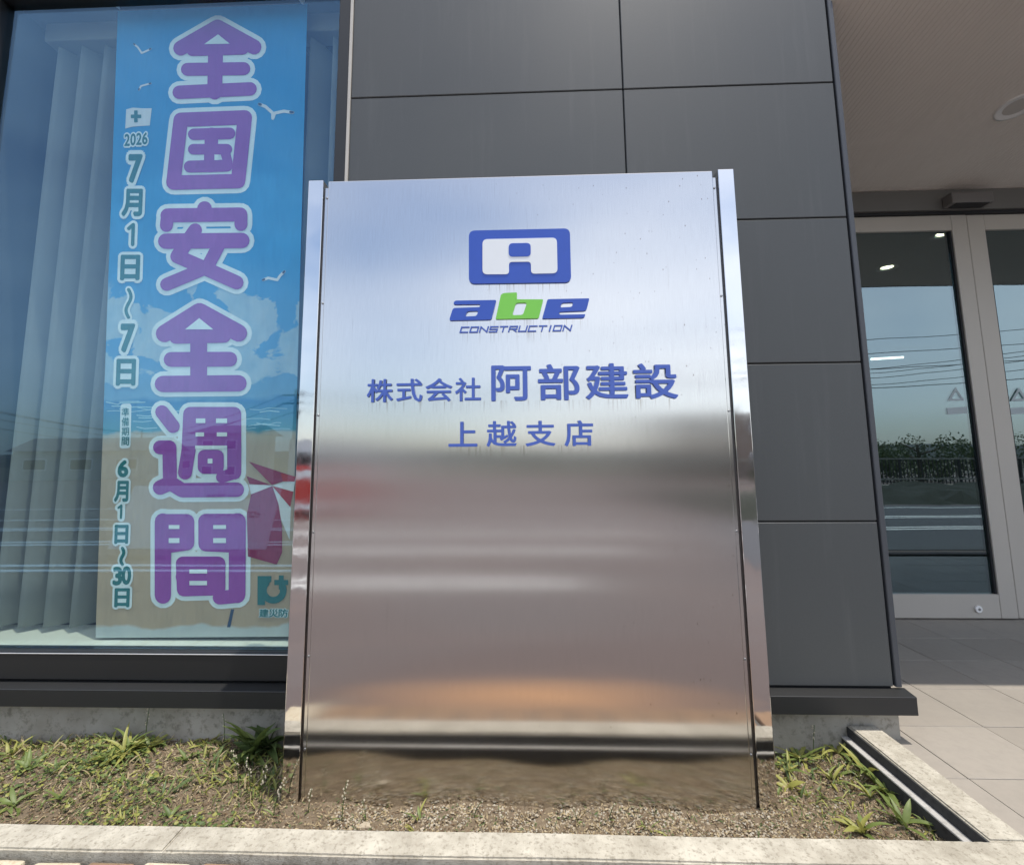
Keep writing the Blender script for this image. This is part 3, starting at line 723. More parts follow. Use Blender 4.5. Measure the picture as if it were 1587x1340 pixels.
def flat(name, polys, m, layer, parent=bn):
    """pixel-space polygons printed on the cloth"""
    v = []; f = []
    for k, pl in enumerate(polys):
        n = len(v); v += [tuple(pb(x, y, layer + k * 0.02)) for x, y in pl]; f.append(tuple(range(n, n + len(pl))))
    return raw(name, m, parent, v, f)
def stroke_polys(pts, r, n=14):
    out = []
    for (x, y) in pts: out.append([(x + r * math.cos(2 * math.pi * k / n), y + r * math.sin(2 * math.pi * k / n)) for k in range(n)])
    for (a, b_) in zip(pts[:-1], pts[1:]):
        d = Vector((b_[0] - a[0], b_[1] - a[1])); l = d.length
        if l < 1e-6: continue
        nrm = Vector((-d.y, d.x)) / l * r
        out.append([(a[0] + nrm.x, a[1] + nrm.y), (b_[0] + nrm.x, b_[1] + nrm.y), (b_[0] - nrm.x, b_[1] - nrm.y), (a[0] - nrm.x, a[1] - nrm.y)])
    return out
Z1 = lambda p: (p[0] / 2.6796, p[1] / 2.6796)
Z2 = lambda p: (p[0] / 2.528, p[1] / 2.528 + 480)
Z5 = lambda p: (p[0] / 4.96 + 160, p[1] / 4.96 + 600)
def character(strokes, conv, scale, windows=(), solids=()):
    P, H = [], []
    for pts, r in strokes:
        q = [conv(p) for p in pts]; rr = r / scale
        P += stroke_polys(q, rr); H += stroke_polys(q, rr + 7.2)
    for pl in solids:
        q = [conv(p) for p in pl]; P.append(q); H.append(q)
    flat('character_halo', H, M_HALO, 1)
    o = flat('printed_character', P, M_PURPLE, 3.6)
    for w in windows: flat('character_counter', [[conv(p) for p in w]], M_HALO, 6.2)
R4 = lambda x0, x1, y0, y1: [(x0, y0), (x1, y0), (x1, y1), (x0, y1)]
character([([(905, 115), (752, 203)], 31), ([(905, 115), (1056, 198)], 31), ([(800, 212), (1010, 206)], 24), ([(897, 205), (893, 385)], 31),
           ([(780, 291), (1014, 288)], 27), ([(746, 386), (1040, 372)], 28)], Z1, 2.6796, windows=[[(908, 147), (850, 188), (956, 186)]], solids=[[(905, 110), (770, 205), (800, 236), (1010, 230), (1050, 200)]])
character([([(752, 500), (1018, 490), (990, 754), (722, 760), (752, 500)], 30), ([(806, 560), (955, 556)], 24), ([(804, 622), (944, 622)], 22), ([(790, 694), (944, 690)], 25),
           ([(880, 560), (876, 690)], 28), ([(938, 640), (948, 676)], 20)], Z1, 2.6796, windows=[R4(893, 912, 645, 668)])
character([([(851, 868), (851, 890)], 31), ([(697, 896), (1000, 892)], 29), ([(697, 900), (693, 938)], 27), ([(1002, 896), (1002, 934)], 27), ([(690, 1003), (1006, 1000)], 32),
           ([(812, 958), (738, 1066), (840, 1110), (984, 1174)], 29), ([(910, 1020), (862, 1112), (694, 1182)], 27)], Z1, 2.6796)
character([([(783, 8), (646, 94)], 34), ([(783, 8), (936, 92)], 34), ([(690, 108), (880, 104)], 26), ([(780, 100), (780, 290)], 33), ([(672, 195), (902, 194)], 29), ([(640, 291), (936, 288)], 32)],
          Z2, 2.528, windows=[[(783, 34), (728, 78), (838, 78)]], solids=[[(783, 0), (660, 90), (690, 134), (880, 130), (925, 90)]])
character([([(455, 190), (540, 300)], 52), ([(440, 462), (512, 462), (516, 690)], 54), ([(440, 770), (520, 735), (610, 790), (1030, 786)], 56),
           ([(672, 205), (660, 480), (632, 655)], 54), ([(672, 205), (1010, 205)], 54), ([(1010, 205), (1010, 655)], 54), ([(915, 690), (1010, 660)], 45), ([(780, 530), (880, 530), (880, 615), (780, 615), (780, 530)], 50)],
          Z5, 4.96, windows=[R4(718, 790, 240, 275), R4(872, 957, 240, 275), R4(715, 780, 347, 378), R4(878, 957, 347, 378), R4(712, 957, 448, 474), R4(937, 957, 470, 605), R4(808, 845, 548, 585)],
          solids=[R4(672, 1010, 200, 455)])
character([([(640, 828), (640, 1118)], 32), ([(640, 828), (734, 828), (734, 912), (640, 926)], 29), ([(640, 876), (734, 876)], 22), ([(808, 828), (932, 828)], 30), ([(932, 828), (930, 1115)], 33), ([(808, 828), (808, 916), (930, 922)], 29),
           ([(808, 876), (930, 876)], 22), ([(862, 1126), (925, 1120)], 27), ([(718, 992), (858, 992), (858, 1090), (722, 1094), (718, 992)], 27), ([(718, 1044), (858, 1044)], 28)],
          Z2, 2.528, windows=[R4(664, 706, 842, 857), R4(664, 706, 893, 912), R4(838, 888, 842, 857), R4(838, 888, 893, 912), R4(745, 814, 1015, 1031), R4(745, 814, 1060, 1077)])
def print_glyph(ch, x0, x1, y0, y1, m, bold=0.02, halo=0.0, layer=3.6, shear=-0.035):
    if ch == '1':
        w_ = (x1 - x0); h_ = y1 - y0; r_ = h_ * 0.075
        pts = [(x0 + w_ * .15, y0 + h_ * .24), (x0 + w_ * .62, y0 + r_), (x0 + w_ * .55, y1 - r_)]
        flat('glyph_halo', stroke_polys(pts, r_ + 4.2, 10), M_HALO, layer - 1.2); flat('printed_glyph', stroke_polys(pts, r_, 10), m, layer); return
    for off, mm, ly, nm in (((halo, M_HALO, layer - 1.2, 'glyph_halo'),) if halo else ()) + ((bold, m, layer, 'printed_glyph'),):
        gv, gf = glyph(ch, off, 0.0, 8 if off < 0.06 else 14)
        yc = (y0 + y1) / 2
        v = []
        for (a, b_, c) in gv:
            y = y1 + (y0 - y1) * b_; x = x0 + (x1 - x0) * a + shear * (y - yc); v.append(tuple(pb(x, y, ly + c * 0.5)))
        raw(nm, mm, bn, v, gf)
for i, ch in enumerate('2026'):
    print_glyph(ch, 194 + i * 9.2, 201.5 + i * 9.2, 209 - i * 0.8, 226.5 - i * 0.8, M_GREENP, 0.03, 0.13)
for ch, x0, x1, y0, y1 in (('7', 201, 219.5, 242, 282), ('月', 191, 220, 295, 334), ('1', 198, 213, 346, 382), ('日', 189, 216, 397, 433), ('7', 189, 208, 504, 544), ('日', 182.5, 209.5, 558, 596),
                           ('6', 184.5, 198.5, 714, 738), ('月', 179, 199, 746, 776), ('1', 183, 192.5, 781, 804), ('日', 179.5, 198.5, 814, 841), ('3', 177, 189, 879, 905), ('0', 190.5, 203, 878, 904), ('日', 179.5, 200.5, 912, 939)):
    print_glyph(ch, x0, x1, y0, y1, M_GREENP, 0.045, 0.15)
for x, y0, y1 in ((200, 449, 492), (190.5, 849, 874)):
    pts = [(x + (y1 - y0) * 0.09 * math.sin((k / 12) * 2 * math.pi), y0 + (y1 - y0) * k / 12) for k in range(13)]
    flat('glyph_halo', stroke_polys(pts, 5.6, 10), M_HALO, 2.4); flat('printed_glyph', stroke_polys(pts, 2.5, 10), M_GREENP, 3.6)
flat('text_plate', [rounded([(187, 626), (204, 625), (202.5, 694), (185.5, 695)], 5)], M_HALO, 1.2)
for i, ch in enumerate('準備期間'):
    print_glyph(ch, 189.5, 200.5, 632 + i * 15, 645 + i * 15, M_GREENP, 0.015)
flat('flag_print', [[(196, 170), (206, 167.5), (222, 168.5), (235.5, 168.5), (232.5, 195), (218, 196), (205, 197), (194.5, 200)]], M_WHITEP, 2.0)
flat('green_cross', [R4(208.5, 214, 172, 190.5), R4(203.5, 219.5, 178.5, 184)], M_GREENP, 3.6)
for i, ch in enumerate('建災防'):
    print_glyph(ch, 402.5 + i * 15, 416.5 + i * 15, 943, 955.5, M_GREENP, 0.03, 0.09)
# association mark: r, open ring and a plus
ringp = []; c0 = (424, 914)
for k in range(21):
    a = math.radians(-20 + k * 12.2); ringp.append((c0[0] + 15.5 * math.cos(a), c0[1] + 15.5 * math.sin(a)))
flat('association_mark', [R4(399.5, 411, 892, 937), [(408, 892), (421, 892), (421, 901), (408, 906)]] + stroke_polys(ringp, 5.2, 10) + [R4(432.5, 440, 891, 913), R4(425.5, 447, 898, 906)], M_GREENP, 2.4)
# gulls
def gull(pts, w, tips=True):
    flat('gull_print', sum([stroke_polys([a, b_], w, 8) for a, b_ in zip(pts[:-1], pts[1:])], []), M_WHITEP, 2.0)
    flat('gull_wingtip', stroke_polys([pts[0], tuple(Vector(pts[0]) * .75 + Vector(pts[1]) * .25)], w * .8, 8) + stroke_polys([pts[-1], tuple(Vector(pts[-1]) * .75 + Vector(pts[-2]) * .25)], w * .8, 8), M_NAVYP, 3.4)
gull([(208, 69), (214, 74), (220, 83), (227, 80), (234, 76.5)], 1.4)
gull([(215.5, 140), (219, 134), (226, 132), (234, 130)], 1.3)
gull([(402, 162), (412, 166), (423, 176), (423, 184), (426, 176), (440, 173), (454, 175)], 2.4)
gull([(408, 434), (416, 431), (430, 434), (434, 428), (441, 421)], 2.0)
gull([(83, 759), (83, 759)], 0.1, False) if False else None
# parasol
pz = lambda L: [Z2(p) for p in L]
flat('parasol_white', [pz([(1068, 688), (968, 650), (985, 725)]), pz([(1068, 688), (1160, 655), (1150, 712)]), pz([(1068, 688), (1140, 770), (1135, 900), (1105, 830)])], M_WHITEP, 1.4)
flat('parasol_print', [pz([(1066, 686), (975, 594), (1160, 655)]), pz([(1066, 687), (966, 650), (978, 682)]), pz([(1068, 690), (985, 722), (968, 800), (972, 965), (1085, 997), (1106, 950), (1106, 850), (1092, 760)])], M_MAROON, 2.4)
flat('parasol_red', [pz([(1068, 690), (1150, 712), (1138, 772)]), pz([(1100, 640), (1160, 653), (1155, 672), (1110, 672)])], M_REDP, 3.0)
flat('parasol_pole', [pz([(906, 1172), (918, 1172), (903, 1242), (890, 1242)])], M_NAVYP, 2.0)
# sea ripples
rw = random.Random(12)
for k in range(26):
    x0 = rw.uniform(160, 420); y = rw.uniform(622, 666); n = rw.randint(3, 5); pts = [(x0 + i * rw.uniform(10, 18), y + rw.uniform(-2.2, 2.2)) for i in range(n)]
    pts = [p for p in pts if p[0] < 455]
    if len(pts) > 1: flat('ripple_print', stroke_polys(pts, rw.uniform(0.4, 0.9), 6), M_WAVE, 0.4 + 0.01 * k)

# ================================================================== STAINLESS SIGN
SY = 1.25
sg = empty('company_sign', (0.0, 1.32, -0.03), 'brushed stainless steel company sign with blue lettering standing in the bed', 'sign')
boxo('face_panel', M_BRUSH, sg, -0.5435, 0.5496, SY, SY + 0.10, -0.06, 1.6085, 0.0015, 2)
for s, xe, xi in ((-1, -0.599, -0.5605), (1, 0.606, 0.5672)):
    x0, x1 = (xe, xi + 0.004) if s < 0 else (xi - 0.004, xe)
    po = boxo('post', M_MIRROR, sg, x0, x1, SY - 0.006, SY + 0.115, -0.06, 1.6090, 0.0012, 2)
boxo('side_channel', M_BRUSH, sg, -0.5530, -0.5440, SY + 0.0015, SY + 0.09, -0.06, 1.590, 0.0008)
boxo('side_channel', M_BRUSH, sg, 0.5501, 0.5590, SY + 0.0015, SY + 0.09, -0.06, 1.590, 0.0008)
boxo('joint_strip', M_GAP, sg, -0.5564, -0.5532, SY + 0.008, SY + 0.09, -0.06, 1.588)
boxo('joint_strip', M_GAP, sg, 0.5592, 0.5631, SY + 0.008, SY + 0.09, -0.06, 1.588)
for z in (1.558, 1.245, 0.93, 0.62, 0.31, 0.09):
    for x in (-0.5476, 0.5539):
        MB().disc((x, SY - 0.0008, z), 0.0030, 'Y', 12, 0.003).build('screw', M_SCREW, sg, 0.0006)

def s2(x, y): p = onY(x, y, SY); return (p.x, p.z)
def plate(name, loops_px, thick, m, base=0.0, conv=s2, parent=sg, bev=0.0):
    loops = [[conv(*p) for p in lp] for lp in loops_px]
    v, f = outline_mesh(loops, thick / 2)
    v = [(a, SY - base - thick / 2 - c, b_) for (a, b_, c) in v]
    bm = bmesh.new(); me = bpy.data.meshes.new(name); me.from_pydata(v, [], f); bm.from_mesh(me)
    bmesh.ops.remove_doubles(bm, verts=bm.verts, dist=1e-6); bmesh.ops.recalc_face_normals(bm, faces=bm.faces); bm.to_mesh(me); bm.free()
    me.materials.append(m); return link(bpy.data.objects.new(name, me), parent)
q = lambda x, y: (680 + x / 6.348, 340 + y / 6.348)
Q = lambda L: [q(*p) for p in L]
lp_ = plate('logo_plate', [Q(rounded([(298, 119), (1288, 97), (1301, 625), (298, 640)], 62, 8))], 0.005, M_LBLUE)
lw_ = plate('logo_letter', [Q(rounded([(432, 206), (1160, 190), (1167, 538), (908, 543), (906, 425), (690, 428), (692, 548), (432, 549)], [48, 48, 48, 36, 34, 34, 36, 48], 6))], 0.0012, M_LWHITE, 0.0051, parent=lp_)
li_ = plate('logo_counter', [Q(rounded([(688, 247), (903, 243), (905, 374), (689, 379)], 42, 6))], 0.0010, M_LBLUE, 0.0064, parent=lp_)
lp_['label'] = 'blue rounded plate with white letter emblem'
plate('logo_letter', [Q(rounded([(150, 818), (168, 804), (568, 798), (520, 985), (500, 992), (112, 1000), (108, 985), (138, 890), (155, 876), (400, 868), (414, 853), (400, 840), (165, 843), (148, 838)], [10, 14, 16, 10, 10, 8, 8, 14, 12, 8, 10, 8, 8, 6], 4)),
                      Q(rounded([(300, 908), (390, 905), (375, 955), (262, 960), (280, 915)], [18, 18, 22, 16, 10], 4))], 0.005, M_LBLUE)
plate('logo_letter', [Q(rounded([(612, 745), (640, 730), (770, 724), (768, 792), (1028, 792), (982, 978), (560, 986)], [18, 18, 14, 10, 14, 18, 12], 5)),
                      Q(rounded([(760, 826), (868, 824), (828, 944), (722, 948)], 24, 5))], 0.005, M_LGREEN)
plate('logo_letter', [Q(rounded([(1068, 795), (1085, 790), (1480, 782), (1452, 895), (1430, 905), (1195, 915), (1178, 930), (1195, 942), (1440, 938), (1432, 968), (1410, 974), (1018, 982), (1022, 960)], [12, 10, 14, 12, 10, 10, 8, 8, 8, 12, 10, 10, 8], 4)),
                      Q(rounded([(1222, 826), (1322, 822), (1308, 866), (1195, 872), (1205, 838)], [16, 18, 18, 14, 10], 4))], 0.005, M_LBLUE)
# CONSTRUCTION: wide slanted strokes on a unit cell
LET = {'C': [[(1, 1), (0, 1), (0, 0), (1, 0)]], 'O': [[(0, 0), (0, 1), (1, 1), (1, 0), (0, 0)]], 'N': [[(0, 0), (0, 1), (1, 0), (1, 1)]],
       'S': [[(1, 1), (0, 1), (0, .5), (1, .5), (1, 0), (0, 0)]], 'T': [[(0, 1), (1, 1)], [(.5, 1), (.5, 0)]], 'R': [[(0, 0), (0, 1), (1, 1), (1, .5), (.1, .5)], [(.45, .5), (1, 0)]],
       'U': [[(0, 1), (0, 0), (1, 0), (1, 1)]], 'I': [[(.5, 0), (.5, 1)]]}
def stroke_letter(ch, x0, x1, yb, yt, th):
    """letter as joined bars, each a thin plate, in sign-plane metres with a forward slant"""
    mb = MB(); k = 0
    w, h = x1 - x0, yt - yb; sl_ = 0.30
    def P(a, b_): yy = yb + th / 2 + b_ * (h - th); return Vector((x0 + th / 2 + a * (w - th) + sl_ * (yy - yb), yy))
    for pl in LET[ch]:
        for a, b_ in zip(pl[:-1], pl[1:]):
            A, B_ = P(*a), P(*b_); d = (B_ - A).normalized(); n = Vector((-d.y, d.x)) * th / 2
            A = A - d * th / 2; B_ = B_ + d * th / 2; t = 0.0030 + 0.00012 * k; k += 1
            c4 = [A + n, B_ + n, B_ - n, A - n]
            vs = [(c.x, SY - 0.0002, c.y) for c in c4] + [(c.x, SY - t, c.y) for c in c4]
            mb.add(vs, [(0, 1, 2, 3), (7, 6, 5, 4), (0, 4, 5, 1), (1, 5, 6, 2), (2, 6, 7, 3), (3, 7, 4, 0)])
    return mb.build('letter', M_TBLUE, sg)
xa, zb = s2(*q(203, 1114)); xb, zt = s2(*q(1328, 1046)); zt2 = s2(*q(770, 1048))[1]; zb2 = s2(*q(770, 1110))[1]
word = 'CONSTRUCTION'; tot = sum(0.55 if c == 'I' else 1 for c in word); wcell = (xb - xa - 0.3 * (zt2 - zb2)) / tot; x = xa
for c in word:
    ww = wcell * (0.55 if c == 'I' else 1); g = wcell * 0.12
    if c == 'I': stroke_letter(c, x + ww / 2 - 0.0035, x + ww / 2 + 0.0015, zb2, zt2, 0.0042)
    else: stroke_letter(c, x, x + ww - g, zb2, zt2, 0.0036)
    x += ww
def row(chars, bold, thick):
    P = [(s2((a + b_) / 2, y1)[1], s2((a + b_) / 2, y0)[1]) for (_, a, b_, y0, y1) in chars]
    z0 = sum(p[0] for p in P) / len(P); z1 = sum(p[1] for p in P) / len(P)
    for (ch, a, b_, y0, y1), (za, zb_) in zip(chars, P):
        x0 = s2(a, (y0 + y1) / 2)[0]; x1 = s2(b_, (y0 + y1) / 2)[0]
        e = (x1 - x0) * bold
        gv, gf = glyph(ch, bold, 1.0)
        za = za * 0.5 + z0 * 0.5; zb_ = zb_ * 0.5 + z1 * 0.5
        v = [(x0 + e + (x1 - x0 - 2 * e) * u, SY - thick / 2 - 0.0003 - w * thick / 2, za + e + (zb_ - za - 2 * e) * t) for (u, t, w) in gv]
        raw('letter', M_TBLUE, sg, v, gf)
row([('株', 569.3, 609.6, 587.7, 623.7), ('式', 614.9, 655, 587.4, 622.9), ('会', 659.6, 701.2, 586.4, 622.2), ('社', 705.5, 745.6, 585.2, 622)], 0.017, 0.004)
row([('阿', 761.4, 823.2, 566.6, 621.7), ('部', 833.6, 898.5, 564.1, 620.7), ('建', 907, 972.9, 562.9, 619), ('設', 981.2, 1049.4, 563.5, 618.6)], 0.019, 0.005)
row([('上', 695.5, 739.9, 653.7, 691.7), ('越', 754.1, 800.7, 651.9, 692.4), ('支', 814.2, 860.6, 651.9, 691.4), ('店', 874.7, 919.2, 651.3, 692)], 0.017, 0.004)

# ================================================================== PLANTS IN THE BED
def leaf_mesh(L, W, bend, fold, n=6, curl=None):
    v = []; f = []
    curl = random.uniform(-.28, .28) if curl is None else curl
    for i in range(n + 1):
        t = i / n; w = W * (math.sin(math.pi * min(1, t * 0.92 + 0.08)) ** 0.75) * (1 - 0.25 * t)
        if i == n: w = W * 0.03
        a = bend * t; y = L * (math.sin(a) / bend if abs(bend) > 1e-3 else t); z = L * ((1 - math.cos(a)) / bend if abs(bend) > 1e-3 else 0)
        y, z = L * t * math.cos(a * 0.5), -L * t * math.sin(a * 0.5)
        cx_o = curl * L * t * t; v += [(cx_o - w / 2, y, z + fold * w), (cx_o, y, z), (cx_o + w / 2, y, z + fold * w)]
    for i in range(n):
        b_ = i * 3; f += [(b_, b_ + 1, b_ + 4, b_ + 3), (b_ + 1, b_ + 2, b_ + 5, b_ + 4)]
    return v, f
def weed(name, label, x, y, n, L, W, mats, up=(0.5, 1.2), bend=(0.4, 1.3), group='weeds growing in the planting bed', seed=0, az=(0, 6.283), cat='weed', extra=None):
    r = random.Random(seed * 31 + 5); z = soil_z(x, y) - 0.002
    e = empty(name, (x, y, z), label, cat, group)
    for k in range(n):
        l = L * r.uniform(0.6, 1.1); v, f = leaf_mesh(l, W * r.uniform(0.75, 1.15), r.uniform(*bend), r.uniform(0.1, 0.35))
        A = az[0] + (az[1] - az[0]) * (k + r.uniform(0, .8)) / n; E_ = r.uniform(*up)
        R_ = Matrix.Rotation(A, 4, 'Z') @ Matrix.Rotation(E_, 4, 'X') @ Matrix.Rotation(r.uniform(-.5, .5), 4, 'Y')
        off = Vector((r.uniform(-.006, .006), r.uniform(-.006, .006), 0))
        v = [tuple(R_ @ Vector(p) + Vector((x, y, z)) + off) for p in v]
        raw('leaf', r.choice(mats), e, v, f, smooth=True)
    return e
def P_(px_, py_): p = onZ(px_, py_, -0.03); return p.x, min(max(p.y, 1.095), 1.475)
G_, Y_, D_ = M_LEAF, M_LEAFY, M_LEAFD
spec = [
 (195, 1168, 30, .125, .017, [Y_, G_], 'bright yellow-green tufted weed in the middle of the left bed'),
 (232, 1158, 20, .095, .016, [Y_, G_], 'yellow-green leafy weed just right of the brightest tuft by the window'),
 (165, 1185, 16, .085, .014, [Y_, G_], 'small lime weed at the front foot of the brightest tuft'),
 (40, 1195, 6, .085, .018, [G_], 'upright green weed near the left picture edge'),
 (15, 1165, 7, .090, .012, [G_, Y_], 'spreading narrow-leaved weed at the far left edge of the bed'),
 (85, 1200, 6, .060, .012, [G_, D_], 'small green weed to the right of the upright weed on the left'),
 (95, 1240, 6, .060, .012, [G_], 'low green weed close to the front kerb on the left'),
 (20, 1250, 6, .075, .016, [G_], 'broad-leaved weed in the front left corner of the picture'),
 (255, 1235, 8, .085, .010, [D_, G_], 'dull grey-green tall weed in the front half of the left bed'),
 (290, 1180, 5, .060, .014, [G_], 'single flat green weed behind the dull grey-green one'),
 (265, 1268, 6, .055, .014, [G_, D_], 'green weed leaning over the front kerb left of the sign'),
 (190, 1270, 5, .055, .008, [Y_, G_], 'thin grassy weed at the kerb left of the leaning one'),
 (325, 1150, 5, .070, .013, [Y_], 'pale upright weed against the concrete plinth left of the sign shadow'),
 (1240, 1168, 18, .110, .015, [Y_, G_], 'spiky yellow-green weed beside the right post of the sign'),
 (1218, 1185, 6, .075, .018, [Y_, G_], 'broad bright weed tucked against the right post'),
 (1222, 1215, 5, .070, .022, [Y_], 'yellowing drooping weed at the foot of the right post'),
 (1290, 1158, 8, .090, .014, [G_, Y_], 'green weed sprouting by the plinth near the side kerb'),
 (1330, 1165, 7, .085, .016, [G_, D_], 'weed climbing over the far end of the side kerb'),
 (1290, 1200, 7, .080, .013, [Y_, G_], 'straggling yellow weed in the middle of the right bed'),
 (1345, 1200, 9, .110, .022, [G_, Y_], 'long-leaved weed leaning along the side kerb'),
 (1375, 1228, 11, .125, .026, [G_], 'large strap-leaved green weed arching beside the side kerb'),
 (1350, 1230, 6, .075, .014, [G_, Y_], 'smaller weed left of the large strap-leaved one'),
 (1335, 1288, 8, .085, .020, [G_, Y_], 'broad-leaved weed at the front kerb right of the gravel'),
 (1400, 1275, 8, .095, .020, [G_], 'tall leafy weed by the front kerb near the corner'),
 (1440, 1285, 6, .070, .014, [G_, Y_], 'last small weed in the right corner of the bed'),
 (650, 1262, 5, .060, .010, [Y_, G_], 'sprawling thin weed before the lower edge of the sign'),
 (640, 1285, 3, .040, .010, [Y_], 'tiny yellow sprout at the kerb below the sign'),
 (1005, 1288, 4, .050, .009, [G_, Y_], 'tiny grassy sprout at the kerb right of centre'),
]
for i, (px_, py_, n, L, W, ms, lab) in enumerate(spec):
    x, y = P_(px_, py_); weed('weed', lab, x, y, n + (3 if px_ < 400 else 1), L * 0.78, W * 0.72, ms, seed=i + 1, up=(0.25, 1.15))
# dark plant in the sign's shadow
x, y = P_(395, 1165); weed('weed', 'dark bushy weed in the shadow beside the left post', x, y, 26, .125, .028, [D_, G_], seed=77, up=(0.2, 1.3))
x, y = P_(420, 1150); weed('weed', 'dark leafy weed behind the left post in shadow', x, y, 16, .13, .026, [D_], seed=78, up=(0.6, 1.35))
# flowering stalks
def stalk(px_, py_, h, lab, seed, lean=0.0, n=9):
    r = random.Random(seed); x, y = P_(px_, py_); z = soil_z(x, y)
    e = empty('seed_stalk', (x, y, z), lab, 'weed', 'weeds gone to seed')
    pts = [(x + lean * h * t * t, y, z + h * t) for t in (0, .25, .5, .75, 1)]
    MB().tube(pts, 0.0013, 5, 0.0007).build('stem', M_LEAFD, e)
    mb = MB()
    for k in range(n):
        t = 0.5 + 0.5 * k / n; c = Vector((x + lean * h * t * t, y, z + h * t)); a = r.uniform(0, 6.28)
        d = Vector((math.cos(a), math.sin(a), 0.6)) * 0.004; s_ = r.uniform(.0014, .0028)
        p = c + d; mb.add([p + Vector(o_) * s_ for o_ in ((1, 0, 0), (-1, 0, 0), (0, 1, 0), (0, -1, 0), (0, 0, 1.5), (0, 0, -1.5))], [(0, 2, 4), (2, 1, 4), (1, 3, 4), (3, 0, 4), (2, 0, 5), (1, 2, 5), (3, 1, 5), (0, 3, 5)])
    mb.build('seed_head', M_SEED, e)
    v, f = leaf_mesh(h * 0.4, 0.006, 0.6, 0.2); R_ = Matrix.Rotation(r.uniform(0, 6), 4, 'Z') @ Matrix.Rotation(0.8, 4, 'X')
    raw('leaf', M_LEAF, e, [tuple(R_ @ Vector(p) + Vector((x, y, z))) for p in v], f)
stalk(530, 1272, .085, 'cream seed stalk standing before the lower left of the sign', 1, 0.1, 14)
stalk(424, 1262, .085, 'cream seed stalk leaning beside the foot of the left post', 2, 0.35, 14)
stalk(388, 1230, .100, 'cream seed stalk between the left bed and the sign shadow', 3, -0.15, 14)
stalk(370, 1215, .095, 'pale seed stalk left of the shadowed bush', 4, -0.25, 12)
stalk(405, 1240, .095, 'middle seed stalk of the group before the shadowed bush', 5, 0.1, 12)
stalk(478, 1262, .055, 'short thin seed stalk right of the left post foot', 6, 0.1, 7)
stalk(567, 1270, .045, 'short faint seed stalk right of the cream one before the sign', 8, -0.2, 7)
stalk(735, 1268, .035, 'tiny reddish stalk before the middle of the sign', 9, 0.5, 6)
stalk(895, 1272, .035, 'tiny curled stalk before the sign right of middle', 10, -0.3, 7)
stalk(945, 1272, .035, 'tiny curled stalk furthest right before the sign', 11, 0.3, 7)
stalk(228, 1150, .105, 'thin stalk with white flowers against the plinth', 12, 0.05, 6)
stalk(352, 1150, .085, 'thin pale stalk rising by the plinth near the sign shadow', 13, -0.1, 6)
stalk(1255, 1160, .085, 'thin stalk with white bloom by the plinth right of the sign', 14, 0.1, 6)

# uncountable litter and ground cover
def scatter(name, label, cat, n, m, gen, seed):
    r = random.Random(seed); v = []; f = []; mi = []
    nm = len(m) if isinstance(m, list) else 1
    for _ in range(n):
        g = gen(r)
        if g is None: continue
        a, b_ = g; o0 = len(v); v += a; f += [tuple(o0 + i for i in q_) for q_ in b_]; k = r.randrange(nm); mi += [k] * len(b_)
    o = raw(name, m, None, v, f, mi if nm > 1 else None, smooth=False); tag(o, label, cat, kind='stuff'); return o
def in_sign(x, y): return -0.61 < x < 0.615 and 1.246 < y < 1.375
def blade(r):
    u = r.random(); x = r.uniform(-2.3, -0.60) if u < .8 else r.uniform(0.62, 0.915); y = 1.09 + 0.395 * r.random()
    dens = max(0.10, 0.42 + 0.6 * math.sin(9.3 * x + 2) * math.cos(17 * y + 5 * x) + (y - 1.28) * 1.6) * (0.35 if x > 0 else 1.0)
    if r.random() > dens: return None
    L = r.uniform(.008, .027); W = r.uniform(.0022, .0052); k_2 = 1 + .55 * (y > 1.30); L *= k_2; W *= k_2; v, f = leaf_mesh(L, W, r.uniform(.2, 1.0), 0.25, 3)
    R_ = Matrix.Rotation(r.uniform(0, 6.28), 4, 'Z') @ Matrix.Rotation(r.uniform(.1, 1.3), 4, 'X'); z = soil_z(x, y)
    return [tuple(R_ @ Vector(p) + Vector((x, y, z))) for p in v], f
scatter('low_grass', 'short mixed green and yellowed grass covering the bed', 'grass', 10500, [M_LEAF, M_LEAFY, M_STRAW, M_LEAFD, M_LEAFY], blade, 21)
def clover(r):
    cx_c, cy_c = patches[r.randrange(len(patches))]
    x = cx_c + r.gauss(0, .05); y = cy_c + r.gauss(0, .028)
    if not (-2.3 < x < 0.91 and 1.092 < y < 1.484) or in_sign(x, y): return None
    s = r.uniform(.003, .0068); z = soil_z(x, y) + r.uniform(.004, .02); n = 6
    R_ = Matrix.Rotation(r.uniform(0, 6.28), 4, 'Z') @ Matrix.Rotation(r.uniform(-.6, .6), 4, 'X')
    v = [tuple(R_ @ Vector((s * math.cos(6.2832 * k / n), s * .8 * math.sin(6.2832 * k / n), .25 * s * (k % 2))) + Vector((x, y, z))) for k in range(n)]
    return v, [tuple(range(n))]
rp = random.Random(9); patches = [(rp.uniform(-1.9, -0.62), rp.uniform(1.12, 1.46)) for _ in range(13)] + [(0.70, 1.45)]
scatter('creeping_weed', 'tiny round leaves of creeping weed in patches on the bed', 'weed', 1500, [M_LEAFD, M_LEAF, M_LEAFY, M_LEAFD], clover, 25)
def litter(r):
    x = r.uniform(-2.3, 0.92); y = 1.088 + 0.40 * r.random()
    if in_sign(x, y): return None
    L = r.uniform(.004, .013); W = r.uniform(.0015, .0045); v, f = leaf_mesh(L, W, r.uniform(-1.2, 1.2), r.uniform(-.2, .4), 2)
    R_ = Matrix.Rotation(r.uniform(0, 6.28), 4, 'Z') @ Matrix.Rotation(r.uniform(-.4, .7), 4, 'X') @ Matrix.Rotation(r.uniform(-.8, .8), 4, 'Y'); z = soil_z(x, y) + r.uniform(0, .006)
    return [tuple(R_ @ Vector(p) + Vector((x, y, z))) for p in v], f
